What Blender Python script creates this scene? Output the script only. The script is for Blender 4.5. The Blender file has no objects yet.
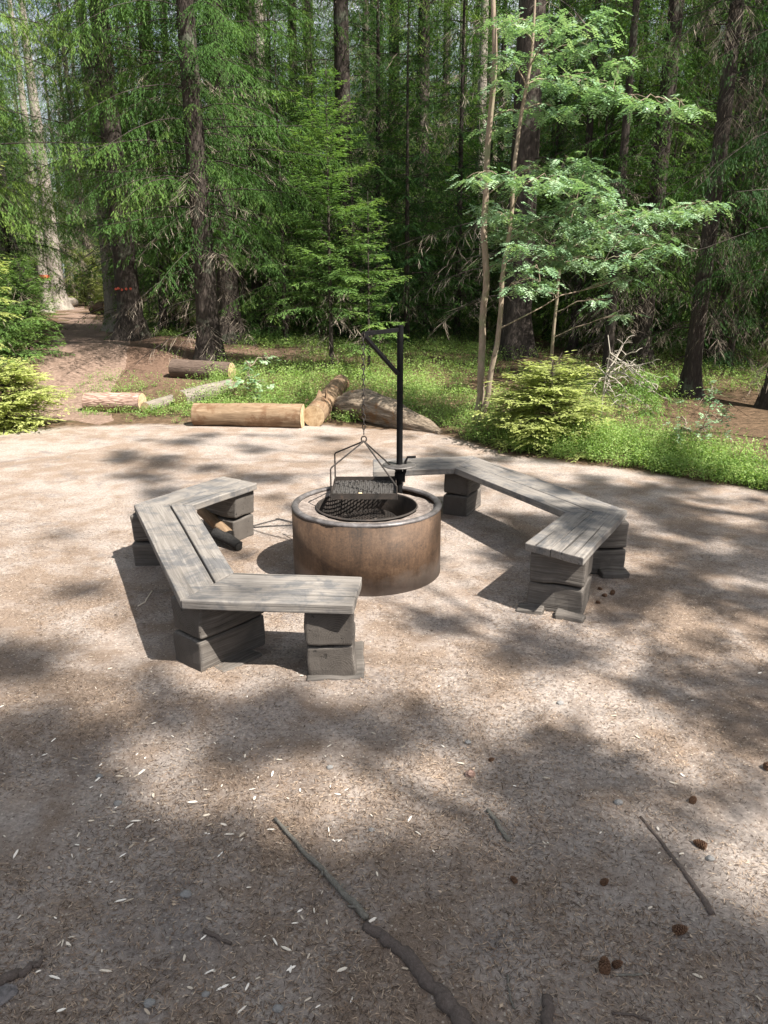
import bpy, bmesh, math, random
import numpy as np
from mathutils import Vector, Matrix, noise as mnoise

PI = math.pi
scene = bpy.context.scene
COL = scene.collection

# ------------------------------------------------------------------ camera numbers
F, PITCH, CH = 769.0, math.radians(17.0), 1.65
SUN = Vector((0.62, -0.46, 1.0))          # towards the sun


def smooth(a, b, x):
    t = min(1.0, max(0.0, (x - a) / (b - a)))
    return t * t * (3 - 2 * t)


# edge of the trampled clearing on its far side (ground x -> y)
EDGE = [(-12, 9.0), (-4.3, 8.5), (-3.7, 8.75), (-2.3, 8.95), (-0.75, 8.85), (0.5, 8.4), (1.3, 7.2),
        (2.1, 6.75), (2.66, 6.25), (3.1, 5.95), (4.5, 5.0), (12, 3.0)]


def edge_y(x):
    for (x0, y0), (x1, y1) in zip(EDGE, EDGE[1:]):
        if x0 <= x <= x1:
            return y0 + (y1 - y0) * (x - x0) / (x1 - x0)
    return 6.0


PATH = [(-3.75, 8.2), (-4.3, 10.4), (-4.75, 12.2), (-5.5, 14.6), (-7.5, 20.0), (-10.0, 26.0), (-13.9, 35.0), (-21.0, 50.0)]


def path_x(y):
    for (x0, y0), (x1, y1) in zip(PATH, PATH[1:]):
        if y0 <= y <= y1:
            return x0 + (x1 - x0) * (y - y0) / (y1 - y0)
    return None


def terr(x, y):
    z = 0.35 * smooth(9.3, 14.0, y) + 0.9 * smooth(35, 90, y)
    amp = 0.012 + 0.05 * smooth(-0.2, 1.5, y - edge_y(x))
    px = path_x(y)
    if px is not None and abs(x - px) < 1.4:
        amp *= 0.35
        z -= 0.05 * smooth(1.4, 0.6, abs(x - px)) * smooth(9, 11, y)
    z += .006 * mnoise.noise((x * 5.3, y * 5.3, 1.7)) * smooth(1.0, -.5, y - edge_y(x))
    z += amp * (mnoise.noise((x * 0.8, y * 0.8, 3.1)) + 0.5 * mnoise.noise((x * 2.1, y * 2.1, 7.7)))
    # reddish hump of litter round the marked spruce
    d = math.hypot(x + 4.7, y - 15.0)
    z += 0.16 * smooth(2.6, 0.3, d)
    return z


def ray(px, py):
    u, v = (px - 384) / F, (512 - py) / F
    return Vector((u, math.cos(PITCH) + v * math.sin(PITCH), -math.sin(PITCH) + v * math.cos(PITCH)))


def gp(px, py):
    """Where the line of sight of a pixel meets the ground."""
    d = ray(px, py)
    t = 0.6
    for _ in range(4000):
        p = d * t
        if CH + p.z <= terr(p.x, p.y):
            break
        t += 0.02
    return Vector((p.x, p.y, terr(p.x, p.y)))


def at(px, py, z):
    d = ray(px, py)
    t = (z - CH) / d.z
    return Vector((d.x * t, d.y * t, z))


def aty(px, py, y):
    d = ray(px, py)
    t = y / d.y
    return Vector((d.x * t, y, CH + d.z * t))


def onground(px, y):
    """Ground point at distance y seen in pixel column px (measured at the ground)."""
    z = terr((px - 384) / F * y, y)
    depth = y * math.cos(PITCH) + (CH - z) * math.sin(PITCH)
    x = (px - 384) / F * depth
    return Vector((x, y, terr(x, y)))


# ------------------------------------------------------------------ object helpers
def tag(o, label=None, cat=None, group=None, kind=None):
    for k, v in (('label', label), ('category', cat), ('group', group), ('kind', kind)):
        if v:
            o[k] = v
    return o


def empty(name, loc=(0, 0, 0), rz=0.0):
    o = bpy.data.objects.new(name, None)
    o.empty_display_size = 0.1
    o.location = loc
    o.rotation_euler = (0, 0, rz)
    COL.objects.link(o)
    return o


def link(name, me, mat=None, parent=None):
    o = bpy.data.objects.new(name, me)
    if mat is not None and not me.materials:
        me.materials.append(mat)
    COL.objects.link(o)
    if parent is not None:
        o.parent = parent
    return o


def copy_tree(o, parent=None):
    c = o.copy()
    COL.objects.link(c)
    if parent is not None:
        c.parent = parent
    for ch in list(o.children):
        copy_tree(ch, c)
    return c


def np_mesh(name, V, Q, tint=None, smooth_=False):
    V = np.asarray(V, dtype=np.float32)
    Q = np.asarray(Q, dtype=np.int32)
    me = bpy.data.meshes.new(name)
    k = Q.shape[1]
    me.vertices.add(len(V))
    me.vertices.foreach_set('co', V.ravel())
    me.loops.add(len(Q) * k)
    me.loops.foreach_set('vertex_index', Q.ravel())
    me.polygons.add(len(Q))
    me.polygons.foreach_set('loop_start', np.arange(0, len(Q) * k, k, dtype=np.int32))
    me.update(calc_edges=True)
    if smooth_:
        me.polygons.foreach_set('use_smooth', np.ones(len(Q), dtype=bool))
    if tint is not None:
        a = me.attributes.new('tint', 'FLOAT', 'POINT')
        a.data.foreach_set('value', np.asarray(tint, dtype=np.float32))
    me.update()
    return me


class MB:
    """Collects shapes for ONE mesh."""

    def __init__(self):
        self.v, self.f, self.g = [], [], []     # verts, faces, grain coordinate per vertex

    def add(self, vs, fs, gs=None):
        n = len(self.v)
        self.v += [tuple(p) for p in vs]
        self.g += [tuple(p) for p in (gs if gs is not None else vs)]
        self.f += [tuple(i + n for i in f) for f in fs]

    def tube(self, pts, radii, n=8, cap=True):
        pts = [Vector(p) for p in pts]
        if not hasattr(radii, '__len__'):
            radii = [radii] * len(pts)
        up = Vector((0.13, 0.21, 0.97))
        vs, fs, gs = [], [], []
        acc = 0
        side = None
        for i, p in enumerate(pts):
            t = (pts[min(i + 1, len(pts) - 1)] - pts[max(i - 1, 0)]).normalized()
            if side is None:
                side = t.cross(up)
                if side.length < 0.05:
                    side = t.cross(Vector((1, 0, 0)))
            side = (side - t * side.dot(t)).normalized()
            b = t.cross(side)
            if i:
                acc += (p - pts[i - 1]).length
            for k in range(n):
                a = 2 * PI * k / n
                vs.append(p + (side * math.cos(a) + b * math.sin(a)) * radii[i])
                gs.append((acc, math.cos(a) * radii[i], math.sin(a) * radii[i]))
        for i in range(len(pts) - 1):
            for k in range(n):
                fs.append((i * n + k, i * n + (k + 1) % n, (i + 1) * n + (k + 1) % n, (i + 1) * n + k))
        if cap:
            fs.append(tuple(range(n - 1, -1, -1)))
            m = (len(pts) - 1) * n
            fs.append(tuple(range(m, m + n)))
        self.add(vs, fs, gs)

    def box(self, c, sx, sy, sz, rz=0.0, M=None):
        R = M if M is not None else Matrix.Rotation(rz, 3, 'Z')
        c = Vector(c)
        vs, gs = [], []
        for z in (-.5, .5):
            for x, y in ((-.5, -.5), (.5, -.5), (.5, .5), (-.5, .5)):
                l = Vector((x * sx, y * sy, z * sz))
                vs.append(c + R @ l)
                gs.append(tuple(l))
        self.add(vs, [(3, 2, 1, 0), (4, 5, 6, 7), (0, 1, 5, 4), (1, 2, 6, 5), (2, 3, 7, 6), (3, 0, 4, 7)], gs)

    def bar(self, a, b, w, h=None):
        a, b = Vector(a), Vector(b)
        d = b - a
        L = d.length
        x = d / L
        z = Vector((0, 0, 1))
        if abs(x.z) > 0.95:
            z = Vector((0, 1, 0))
        y = z.cross(x).normalized()
        z = x.cross(y)
        M = Matrix((x, y, z)).transposed()
        self.box((a + b) / 2, L, w, h or w, M=M)

    def lathe(self, prof, n=64, c=(0, 0, 0), closed=False):
        vs, fs = [], []
        for r, z in prof:
            for k in range(n):
                a = 2 * PI * k / n
                vs.append((c[0] + r * math.cos(a), c[1] + r * math.sin(a), c[2] + z))
        m = len(prof)
        for i in range(m if closed else m - 1):
            j = (i + 1) % m
            for k in range(n):
                fs.append((i * n + k, i * n + (k + 1) % n, j * n + (k + 1) % n, j * n + k))
        self.add(vs, fs)

    def mesh(self, name, bevel=0.0, segs=2, sm=False, jitter=0.0, subdiv=0, seed=0):
        me = bpy.data.meshes.new(name)
        me.from_pydata(self.v, [], self.f)
        a = me.attributes.new('grain', 'FLOAT_VECTOR', 'POINT')
        a.data.foreach_set('vector', [c for g in self.g for c in g])
        if bevel or subdiv or sm:
            bm = bmesh.new()
            bm.from_mesh(me)
            if bevel:
                ee = [e for e in bm.edges if len(e.link_faces) == 2 and e.calc_face_angle(0) > 0.6]
                bmesh.ops.bevel(bm, geom=ee, offset=bevel, segments=segs, profile=0.5, affect='EDGES')
            if subdiv:
                bmesh.ops.subdivide_edges(bm, edges=bm.edges, cuts=subdiv, use_grid_fill=True)
            if jitter:
                for v in bm.verts:
                    q = v.co * 9 + Vector((seed * 3.7, seed * 1.3, 0))
                    v.co += Vector((mnoise.noise(q), mnoise.noise(q + Vector((31, 0, 0))), mnoise.noise(q + Vector((0, 47, 0))))) * jitter
            bmesh.ops.recalc_face_normals(bm, faces=bm.faces)
            for f in bm.faces:
                f.smooth = sm
            bm.to_mesh(me)
            bm.free()
        else:
            me.validate()
        return me

    def build(self, name, mat, parent=None, loc=None, **k):
        o = link(name, self.mesh(name, **k), mat, parent)
        if loc is not None:
            o.location = loc
        return o


# ------------------------------------------------------------------ materials
def new_mat(name):
    m = bpy.data.materials.new(name)
    m.use_nodes = True
    nt = m.node_tree
    for n in list(nt.nodes):
        nt.nodes.remove(n)
    out = nt.nodes.new('ShaderNodeOutputMaterial')
    b = nt.nodes.new('ShaderNodeBsdfPrincipled')
    nt.links.new(b.outputs[0], out.inputs[0])
    return m, nt, b, out


class G:
    """Small node-graph writer."""

    def __init__(self, nt):
        self.nt = nt

    def n(self, t, **kw):
        nd = self.nt.nodes.new(t)
        for k, v in kw.items():
            setattr(nd, k, v)
        return nd

    def put(self, sock, v):
        if hasattr(v, 'is_output') or isinstance(v, bpy.types.NodeSocket):
            self.nt.links.new(v, sock)
        else:
            sock.default_value = v

    def attr(self, name, out='Vector'):
        return self.n('ShaderNodeAttribute', attribute_name=name).outputs[out]

    def coord(self, out='Object'):
        return self.n('ShaderNodeTexCoord').outputs[out]

    def mapp(self, v, scale=(1, 1, 1), loc=(0, 0, 0)):
        m = self.n('ShaderNodeMapping')
        self.put(m.inputs['Vector'], v)
        m.inputs['Scale'].default_value = scale
        m.inputs['Location'].default_value = loc
        return m.outputs[0]

    def noise(self, v, scale, detail=4, rough=0.6, dist=0.0):
        t = self.n('ShaderNodeTexNoise')
        self.put(t.inputs['Vector'], v)
        t.inputs['Scale'].default_value = scale
        t.inputs['Detail'].default_value = detail
        t.inputs['Roughness'].default_value = rough
        t.inputs['Distortion'].default_value = dist
        return t.outputs[0]

    def voro(self, v, scale, feature='F1', out=0, rnd=1.0):
        t = self.n('ShaderNodeTexVoronoi', feature=feature)
        self.put(t.inputs['Vector'], v)
        t.inputs['Scale'].default_value = scale
        t.inputs['Randomness'].default_value = rnd
        return t.outputs[out]

    def ramp(self, f, stops):
        r = self.n('ShaderNodeValToRGB')
        self.put(r.inputs[0], f)
        el = r.color_ramp.elements
        while len(el) < len(stops):
            el.new(0.5)
        for e, (p, c) in zip(el, stops):
            e.position = p
            e.color = (*c, 1) if len(c) == 3 else c
        return r.outputs[0]

    def rng(self, f, a, b, c=0.0, d=1.0):
        m = self.n('ShaderNodeMapRange')
        self.put(m.inputs[0], f)
        for i, v in zip((1, 2, 3, 4), (a, b, c, d)):
            m.inputs[i].default_value = v
        return m.outputs[0]

    def mix(self, f, a, b, blend='MIX'):
        m = self.n('ShaderNodeMix', data_type='RGBA', blend_type=blend)
        self.put(m.inputs['Factor'], f)
        self.put(m.inputs['A'], (*a, 1) if isinstance(a, tuple) and len(a) == 3 else a)
        self.put(m.inputs['B'], (*b, 1) if isinstance(b, tuple) and len(b) == 3 else b)
        return m.outputs['Result']

    def math(self, op, a, b=0.0):
        m = self.n('ShaderNodeMath', operation=op)
        self.put(m.inputs[0], a)
        self.put(m.inputs[1], b)
        return m.outputs[0]

    def bump(self, h, strength=0.5, dist=0.01):
        b = self.n('ShaderNodeBump')
        b.inputs['Strength'].default_value = strength
        b.inputs['Distance'].default_value = dist
        self.put(b.inputs['Height'], h)
        return b.outputs[0]


def mat_ground(name, forest=True):
    m, nt, b, out = new_mat(name)
    g = G(nt)
    p = g.coord('Object')
    big = g.noise(p, 0.9, 4, 0.6, 0.4)
    mid = g.noise(p, 5.0, 5, 0.65, 0.3)
    fine = g.noise(p, 60, 4, 0.75)
    grit = g.noise(p, 260, 3, 0.7)
    needles = g.noise(p, 170, 3, 0.7, 2.5)
    sand = g.ramp(fine, [(0.25, (0.175, 0.15, 0.136)), (0.5, (0.335, 0.288, 0.257)), (0.75, (0.50, 0.44, 0.395))])
    lit = g.ramp(needles, [(0.30, (0.07, 0.052, 0.040)), (0.46, (0.175, 0.124, 0.091)), (0.60, (0.30, 0.222, 0.165)), (0.72, (0.48, 0.39, 0.305))])
    humus = g.ramp(fine, [(0.3, (0.095, 0.085, 0.085)), (0.6, (0.18, 0.16, 0.155)), (0.8, (0.28, 0.25, 0.24))])
    f1 = g.rng(g.math('ADD', g.math('MULTIPLY', big, 0.6), g.math('MULTIPLY', mid, 0.5)), 0.49, 0.62)
    c = g.mix(g.math('MULTIPLY', f1, 0.8), sand, lit)
    f2 = g.rng(g.noise(g.mapp(p, (1, 1, 1), (5, 9, 0)), 2.6, 5, 0.68, 0.6), 0.55, 0.68)
    c = g.mix(g.math('MULTIPLY', f2, 0.55), c, humus)
    # single grains: pale and dark specks
    sp = g.voro(p, 95, 'F1', 1)
    spd = g.voro(p, 95, 'F1', 0)
    r = g.n('ShaderNodeSeparateColor')
    g.put(r.inputs[0], sp)
    pale = g.math('MULTIPLY', g.math('GREATER_THAN', r.outputs[0], 0.88), g.math('LESS_THAN', spd, 0.33))
    dark = g.math('MULTIPLY', g.math('LESS_THAN', r.outputs[0], 0.12), g.math('LESS_THAN', spd, 0.38))
    c = g.mix(g.math('MULTIPLY', pale, 0.6), c, (0.60, 0.53, 0.45))
    c = g.mix(g.math('MULTIPLY', dark, 0.6), c, (0.09, 0.065, 0.05))
    c = g.mix(g.math('MULTIPLY', g.rng(grit, 0.35, 0.7, 0.0, 1.0), 0.35), c, g.mix(1.0, c, (0.62, 0.60, 0.58), 'MULTIPLY'))
    if forest:
        soil = g.attr('soil', 'Fac')
        red = g.attr('red', 'Fac')
        fl = g.ramp(g.noise(p, 14, 6, 0.7, 0.8), [(0.3, (0.035, 0.028, 0.018)), (0.5, (0.10, 0.065, 0.04)), (0.68, (0.17, 0.115, 0.075)), (0.8, (0.26, 0.19, 0.13))])
        moss = g.ramp(fine, [(0.3, (0.02, 0.035, 0.012)), (0.7, (0.06, 0.085, 0.028))])
        fl = g.mix(g.rng(g.noise(p, 0.7, 4, 0.6), 0.6, 0.7), fl, moss)
        rl = g.ramp(g.noise(p, 25, 5, 0.7, 1.0), [(0.3, (0.05, 0.031, 0.023)), (0.55, (0.15, 0.095, 0.068)), (0.8, (0.28, 0.195, 0.145))])
        fl = g.mix(red, fl, rl)
        wob = g.math('ADD', soil, g.math('MULTIPLY', g.math('SUBTRACT', g.noise(p, 3.5, 5, 0.7), 0.5), 0.7))
        c = g.mix(g.rng(wob, 0.35, 0.65), fl, c)
    nt.links.new(c, b.inputs['Base Color'])
    b.inputs['Roughness'].default_value = 0.95
    b.inputs['Specular IOR Level'].default_value = 0.15
    h = g.math('ADD', g.math('MULTIPLY', needles, 0.5), g.math('ADD', g.math('MULTIPLY', grit, 0.35), g.math('MULTIPLY', mid, 0.9)))
    nt.links.new(g.bump(h, 0.9, 0.014), b.inputs['Normal'])
    return m


def mat_leaf(name, dark, mid, light, transl=0.35, rough=0.55, objvar=0.25, spec=0.3):
    m, nt, b, out = new_mat(name)
    g = G(nt)
    t = g.attr('tint', 'Fac')
    oi = g.n('ShaderNodeObjectInfo').outputs['Random']
    f = g.math('ADD', t, g.math('MULTIPLY', g.math('SUBTRACT', oi, 0.5), objvar))
    c = g.ramp(f, [(0.05, dark), (0.5, mid), (0.95, light)])
    nt.links.new(c, b.inputs['Base Color'])
    b.inputs['Roughness'].default_value = rough
    b.inputs['Specular IOR Level'].default_value = spec
    tr = g.n('ShaderNodeBsdfTranslucent')
    g.put(tr.inputs[0], g.mix(1.0, c, (1.15, 1.25, 0.6), 'MULTIPLY'))
    mx = g.n('ShaderNodeMixShader')
    mx.inputs[0].default_value = transl
    nt.links.new(b.outputs[0], mx.inputs[1])
    nt.links.new(tr.outputs[0], mx.inputs[2])
    nt.links.new(mx.outputs[0], out.inputs[0])
    return m


def mat_bark(name, cols, sc=(14, 14, 3), depth=0.02, lichen=None, lf=(0.55, 0.7), rough=0.92, patch=3.0, cells=0.12):
    m, nt, b, out = new_mat(name)
    g = G(nt)
    p = g.coord('Object')
    q = g.mapp(p, sc)
    n1 = g.noise(q, 1.0, 6, 0.7, 0.6)
    v = g.voro(g.mapp(p, (sc[0] * 1.3, sc[1] * 1.3, sc[2] * 2.2)), 1.0, 'DISTANCE_TO_EDGE', 0)
    n0 = g.noise(g.mapp(p, tuple(k * 3.1 for k in sc)), 1.0, 4, 0.7, 0.8)
    h = g.math('ADD', g.math('MULTIPLY', n1, 0.62), g.math('ADD', g.math('MULTIPLY', g.rng(v, 0.0, 0.22), cells), g.math('MULTIPLY', n0, 0.5 - cells)))
    c = g.ramp(h, [(0.3, cols[0]), (0.6, cols[1]), (0.9, cols[2])])
    if lichen:
        c = g.mix(g.rng(g.noise(p, patch, 5, 0.7), *lf), c, g.mix(0.25, lichen, c))
    nt.links.new(c, b.inputs['Base Color'])
    b.inputs['Roughness'].default_value = rough
    b.inputs['Specular IOR Level'].default_value = 0.2
    nt.links.new(g.bump(h, 0.9, depth), b.inputs['Normal'])
    return m


def mat_plank(name, lo, mid, hi, stain, stain_amt=0.6, ax=0, ends=False):
    """Weathered wood with grain along one axis of the stored grain coordinate."""
    m, nt, b, out = new_mat(name)
    g = G(nt)
    p = g.attr('grain', 'Vector')
    oi = g.n('ShaderNodeObjectInfo').outputs['Random']
    off = g.n('ShaderNodeVectorMath', operation='ADD')
    cmb = g.n('ShaderNodeCombineXYZ')
    for i in range(3):
        g.put(cmb.inputs[i], g.math('MULTIPLY', oi, 7.3 + 5 * i))
    g.put(off.inputs[0], p)
    g.put(off.inputs[1], cmb.outputs[0])
    p = off.outputs[0]
    s1, s2 = [70, 70, 70], [260, 260, 260]
    s1[ax], s2[ax] = 2.2, 6
    n1 = g.noise(g.mapp(p, tuple(s1)), 1.0, 5, 0.65, 0.5)
    n2 = g.noise(g.mapp(p, tuple(s2)), 1.0, 3, 0.6, 0.2)
    n3 = g.noise(p, 7, 5, 0.65, 0.5)
    h = g.math('ADD', g.math('MULTIPLY', n1, 0.6), g.math('MULTIPLY', n2, 0.4))
    c = g.ramp(h, [(0.3, lo), (0.5, mid), (0.72, hi)])
    sf = g.math('MULTIPLY', g.rng(n3, 0.47, 0.60), stain_amt)
    c = g.mix(sf, c, g.mix(0.6, c, stain))
    if ends:
        # end grain: growth rings round an off-centre pith
        sx = g.n('ShaderNodeSeparateXYZ')
        g.put(sx.inputs[0], g.coord('Normal'))
        em = g.rng(g.math('ABSOLUTE', sx.outputs[0]), 0.75, 0.9)
        vv = g.n('ShaderNodeVectorMath', operation='LENGTH')
        g.put(vv.inputs[0], g.mapp(g.attr('grain', 'Vector'), (0, 1, 1), (0, 0.03, 0.05)))
        rg_ = g.math('SINE', g.math('ADD', g.math('MULTIPLY', vv.outputs['Value'], 620.0), g.math('MULTIPLY', n3, 14.0)))
        ec = g.mix(g.rng(rg_, -1, 1), g.mix(g.rng(n3, .3, .7), lo, mid), g.mix(0.35, mid, lo))
        c = g.mix(em, c, ec)
    # cracks
    s3 = [45, 45, 45]
    s3[ax] = 0.9
    cr = g.rng(g.noise(g.mapp(p, tuple(s3), (3, 1, 8)), 1.0, 2, 0.5, 0.3), 0.67, 0.71)
    c = g.mix(g.math('MULTIPLY', cr, 0.8), c, (0.03, 0.027, 0.024))
    nt.links.new(c, b.inputs['Base Color'])
    b.inputs['Roughness'].default_value = 0.85
    b.inputs['Specular IOR Level'].default_value = 0.25
    hh = g.math('SUBTRACT', h, g.math('MULTIPLY', cr, 0.8))
    nt.links.new(g.bump(hh, 0.6, 0.006), b.inputs['Normal'])
    return m


def mat_noise(name, stops, scale=10, rough=0.9, bump=0.3, dist=0.01, metallic=0.0, detail=5, spec=0.3, coord='Object', sc=(1, 1, 1)):
    m, nt, b, out = new_mat(name)
    g = G(nt)
    p = g.mapp(g.coord(coord), sc)
    n = g.noise(p, scale, detail, 0.68, 0.4)
    nt.links.new(g.ramp(n, stops), b.inputs['Base Color'])
    b.inputs['Roughness'].default_value = rough
    b.inputs['Metallic'].default_value = metallic
    b.inputs['Specular IOR Level'].default_value = spec
    nt.links.new(g.bump(g.noise(p, scale * 3, 4, 0.7), bump, dist), b.inputs['Normal'])
    return m


def mat_rust():
    m, nt, b, out = new_mat('rusty_steel')
    g = G(nt)
    p = g.coord('Object')
    st = g.noise(g.mapp(p, (26, 26, 3.2)), 1.0, 6, 0.72, 0.8)
    blot = g.noise(p, 6, 6, 0.7, 0.8)
    fine = g.noise(p, 90, 4, 0.7)
    h = g.math('ADD', g.math('MULTIPLY', st, 0.3), g.math('ADD', g.math('MULTIPLY', blot, 0.5), g.math('MULTIPLY', fine, 0.3)))
    c = g.ramp(h, [(0.38, (0.014, 0.010, 0.008)), (0.48, (0.040, 0.0235, 0.014)), (0.60, (0.074, 0.043, 0.025)), (0.76, (0.135, 0.088, 0.056))])
    # a few thin dark runs
    run = g.rng(g.noise(g.mapp(p, (55, 55, 0.5), (4, 2, 1)), 1.0, 2, 0.5), 0.66, 0.74)
    c = g.mix(g.math('MULTIPLY', run, 0.6), c, (0.05, 0.03, 0.02))
    # dust splashed on the foot
    sep = g.n('ShaderNodeSeparateXYZ')
    g.put(sep.inputs[0], p)
    z = g.math('ADD', sep.outputs[2], g.math('MULTIPLY', g.math('SUBTRACT', g.noise(p, 9, 5, 0.7), 0.5), 0.16))
    c = g.mix(g.math('MULTIPLY', g.rng(z, 0.12, 0.0), 0.6), c, (0.27, 0.235, 0.21))
    nt.links.new(c, b.inputs['Base Color'])
    b.inputs['Roughness'].default_value = 0.7
    b.inputs['Specular IOR Level'].default_value = 0.35
    nt.links.new(g.bump(h, 0.35, 0.006), b.inputs['Normal'])
    return m


M = {}
M['ground'] = mat_ground('ground_soil')
M['path'] = mat_noise('path_soil', [(0.3, (0.075, 0.05, 0.038)), (0.5, (0.18, 0.122, 0.093)), (0.75, (0.33, 0.245, 0.20))], 22, 0.95, 0.7, 0.02, detail=7)
M['spruce'] = mat_leaf('spruce_needles', (0.022, 0.058, 0.018), (0.075, 0.152, 0.038), (0.225, 0.315, 0.07), 0.40, objvar=0.5, spec=0.12)
M['spruce_young'] = mat_leaf('young_spruce_needles', (0.06, 0.125, 0.04), (0.145, 0.24, 0.068), (0.28, 0.36, 0.105), 0.4, spec=0.15)
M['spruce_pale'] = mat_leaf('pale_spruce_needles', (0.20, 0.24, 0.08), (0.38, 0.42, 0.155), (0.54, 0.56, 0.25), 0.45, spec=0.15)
M['rowan_leaf'] = mat_leaf('rowan_leaves', (0.08, 0.165, 0.08), (0.21, 0.33, 0.19), (0.38, 0.48, 0.32), 0.32, 0.42, spec=0.6)
M['berry_leaf'] = mat_leaf('bilberry_leaves', (0.08, 0.155, 0.035), (0.21, 0.32, 0.09), (0.42, 0.48, 0.20), 0.4, 0.5, spec=0.2)
M['dry_pale'] = mat_leaf('bleached_twigs', (0.3, 0.27, 0.23), (0.42, 0.39, 0.34), (0.55, 0.5, 0.45), 0.0, 0.8)
M['dead_twig'] = mat_leaf('dry_twigs', (0.10, 0.08, 0.06), (0.23, 0.19, 0.15), (0.38, 0.33, 0.27), 0.0, 0.9)
M['bark'] = mat_bark('spruce_bark', [(0.012, 0.010, 0.009), (0.045, 0.036, 0.031), (0.12, 0.10, 0.088)], lichen=(0.12, 0.14, 0.10))
M['bark_pale'] = mat_bark('pale_bark', [(0.10, 0.085, 0.07), (0.25, 0.22, 0.19), (0.42, 0.38, 0.34)], lichen=(0.3, 0.3, 0.24))
M['bark_rowan'] = mat_bark('rowan_bark', [(0.10, 0.075, 0.055), (0.24, 0.19, 0.145), (0.40, 0.33, 0.27)], (22, 22, 5), 0.008, lichen=(0.16, 0.19, 0.10), lf=(0.5, 0.66), cells=0.0)
M['log_red'] = mat_bark('pine_bark', [(0.10, 0.06, 0.045), (0.30, 0.20, 0.165), (0.50, 0.38, 0.32)], (5, 22, 22), 0.015, cells=.3)
M['log_pale'] = mat_bark('bare_log', [(0.06, 0.038, 0.023), (0.205, 0.142, 0.09), (0.38, 0.295, 0.21)], (2.2, 22, 22), 0.008, lichen=(0.12, 0.065, 0.035), lf=(0.52, 0.6), patch=4.0, cells=0.0)
M['log_grey'] = mat_bark('grey_log', [(0.05, 0.045, 0.04), (0.19, 0.165, 0.14), (0.46, 0.42, 0.37)], (2.5, 24, 24), 0.02, lichen=(0.24, 0.16, 0.09), cells=0.0)
M['log_old'] = mat_bark('old_log', [(0.02, 0.016, 0.013), (0.22, 0.175, 0.13), (0.58, 0.52, 0.45)], (1.6, 26, 26), 0.04, lichen=(0.20, 0.11, 0.05), lf=(0.54, 0.62), patch=5.0, cells=0.0)
M['log_dark'] = mat_bark('dark_log', [(0.03, 0.022, 0.018), (0.10, 0.072, 0.058), (0.20, 0.155, 0.13)], (5, 26, 26), 0.015)
M['cut'] = mat_noise('cut_wood', [(0.3, (0.26, 0.17, 0.09)), (0.55, (0.42, 0.31, 0.19)), (0.8, (0.56, 0.45, 0.31))], 18, 0.85, 0.3, 0.004)
M['plank'] = mat_plank('weathered_plank', (0.088, 0.079, 0.070), (0.168, 0.153, 0.139), (0.275, 0.255, 0.234), (0.045, 0.052, 0.064), 0.95)
M['timber'] = mat_plank('weathered_timber', (0.04, 0.034, 0.029), (0.095, 0.084, 0.075), (0.175, 0.16, 0.145), (0.05, 0.047, 0.045), 0.6, ends=True)
M['rust'] = mat_rust()
M['rim'] = mat_noise('worn_rim_steel', [(0.3, (0.05, 0.045, 0.042)), (0.55, (0.125, 0.115, 0.115)), (0.8, (0.24, 0.23, 0.23))], 16, 0.5, 0.3, 0.003, metallic=0.35)
M['ringsand'] = mat_noise('sand_and_ash', [(0.25, (0.08, 0.06, 0.05)), (0.5, (0.20, 0.165, 0.145)), (0.8, (0.38, 0.335, 0.30))], 38, 0.95, 0.8, 0.012, detail=7)
M['soot'] = mat_noise('sooty_steel', [(0.3, (0.012, 0.011, 0.010)), (0.6, (0.035, 0.028, 0.024)), (0.85, (0.10, 0.06, 0.04))], 14, 0.75, 0.3, 0.004)
M['black'] = mat_noise('black_iron', [(0.3, (0.003, 0.003, 0.0033)), (0.6, (0.006, 0.006, 0.0065)), (0.85, (0.015, 0.013, 0.012))], 30, 0.7, 0.2, 0.002, spec=0.12)
M['steel'] = mat_noise('grey_steel', [(0.3, (0.07, 0.065, 0.06)), (0.6, (0.15, 0.14, 0.135)), (0.85, (0.26, 0.25, 0.24))], 26, 0.45, 0.15, 0.002, metallic=0.5)
M['stone'] = mat_noise('grey_stone', [(0.3, (0.11, 0.108, 0.105)), (0.55, (0.21, 0.205, 0.20)), (0.8, (0.34, 0.33, 0.32))], 12, 0.9, 0.5, 0.01)
M['dark_rock'] = mat_noise('dark_rock', [(0.3, (0.06, 0.055, 0.055)), (0.5, (0.125, 0.115, 0.115)), (0.75, (0.22, 0.20, 0.195))], 40, 0.95, 0.8, 0.006, detail=7)
M['boulder'] = mat_noise('pale_patch_stone', [(0.3, (0.17, 0.165, 0.155)), (0.55, (0.32, 0.31, 0.29)), (0.8, (0.47, 0.45, 0.42))], 5, 0.9, 0.5, 0.03)
M['char'] = mat_noise('charred_wood', [(0.3, (0.008, 0.008, 0.008)), (0.7, (0.03, 0.028, 0.027)), (0.9, (0.09, 0.085, 0.08))], 30, 0.8, 0.8, 0.01)
M['firewood'] = mat_plank('split_firewood', (0.15, 0.09, 0.045), (0.33, 0.21, 0.115), (0.48, 0.34, 0.2), (0.08, 0.05, 0.03), 0.5)
M['root'] = mat_bark('root_bark', [(0.045, 0.036, 0.032), (0.10, 0.08, 0.07), (0.19, 0.16, 0.145)], (95, 95, 95), 0.004, cells=0.0)
M['stick'] = mat_bark('lichen_stick', [(0.045, 0.040, 0.035), (0.15, 0.14, 0.12), (0.42, 0.41, 0.36)], (130, 130, 130), 0.004, cells=0.0)
M['chip'] = mat_leaf('pale_wood', (0.28, 0.22, 0.16), (0.56, 0.49, 0.40), (0.78, 0.73, 0.66), 0.0, 0.8, objvar=1.0)
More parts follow.
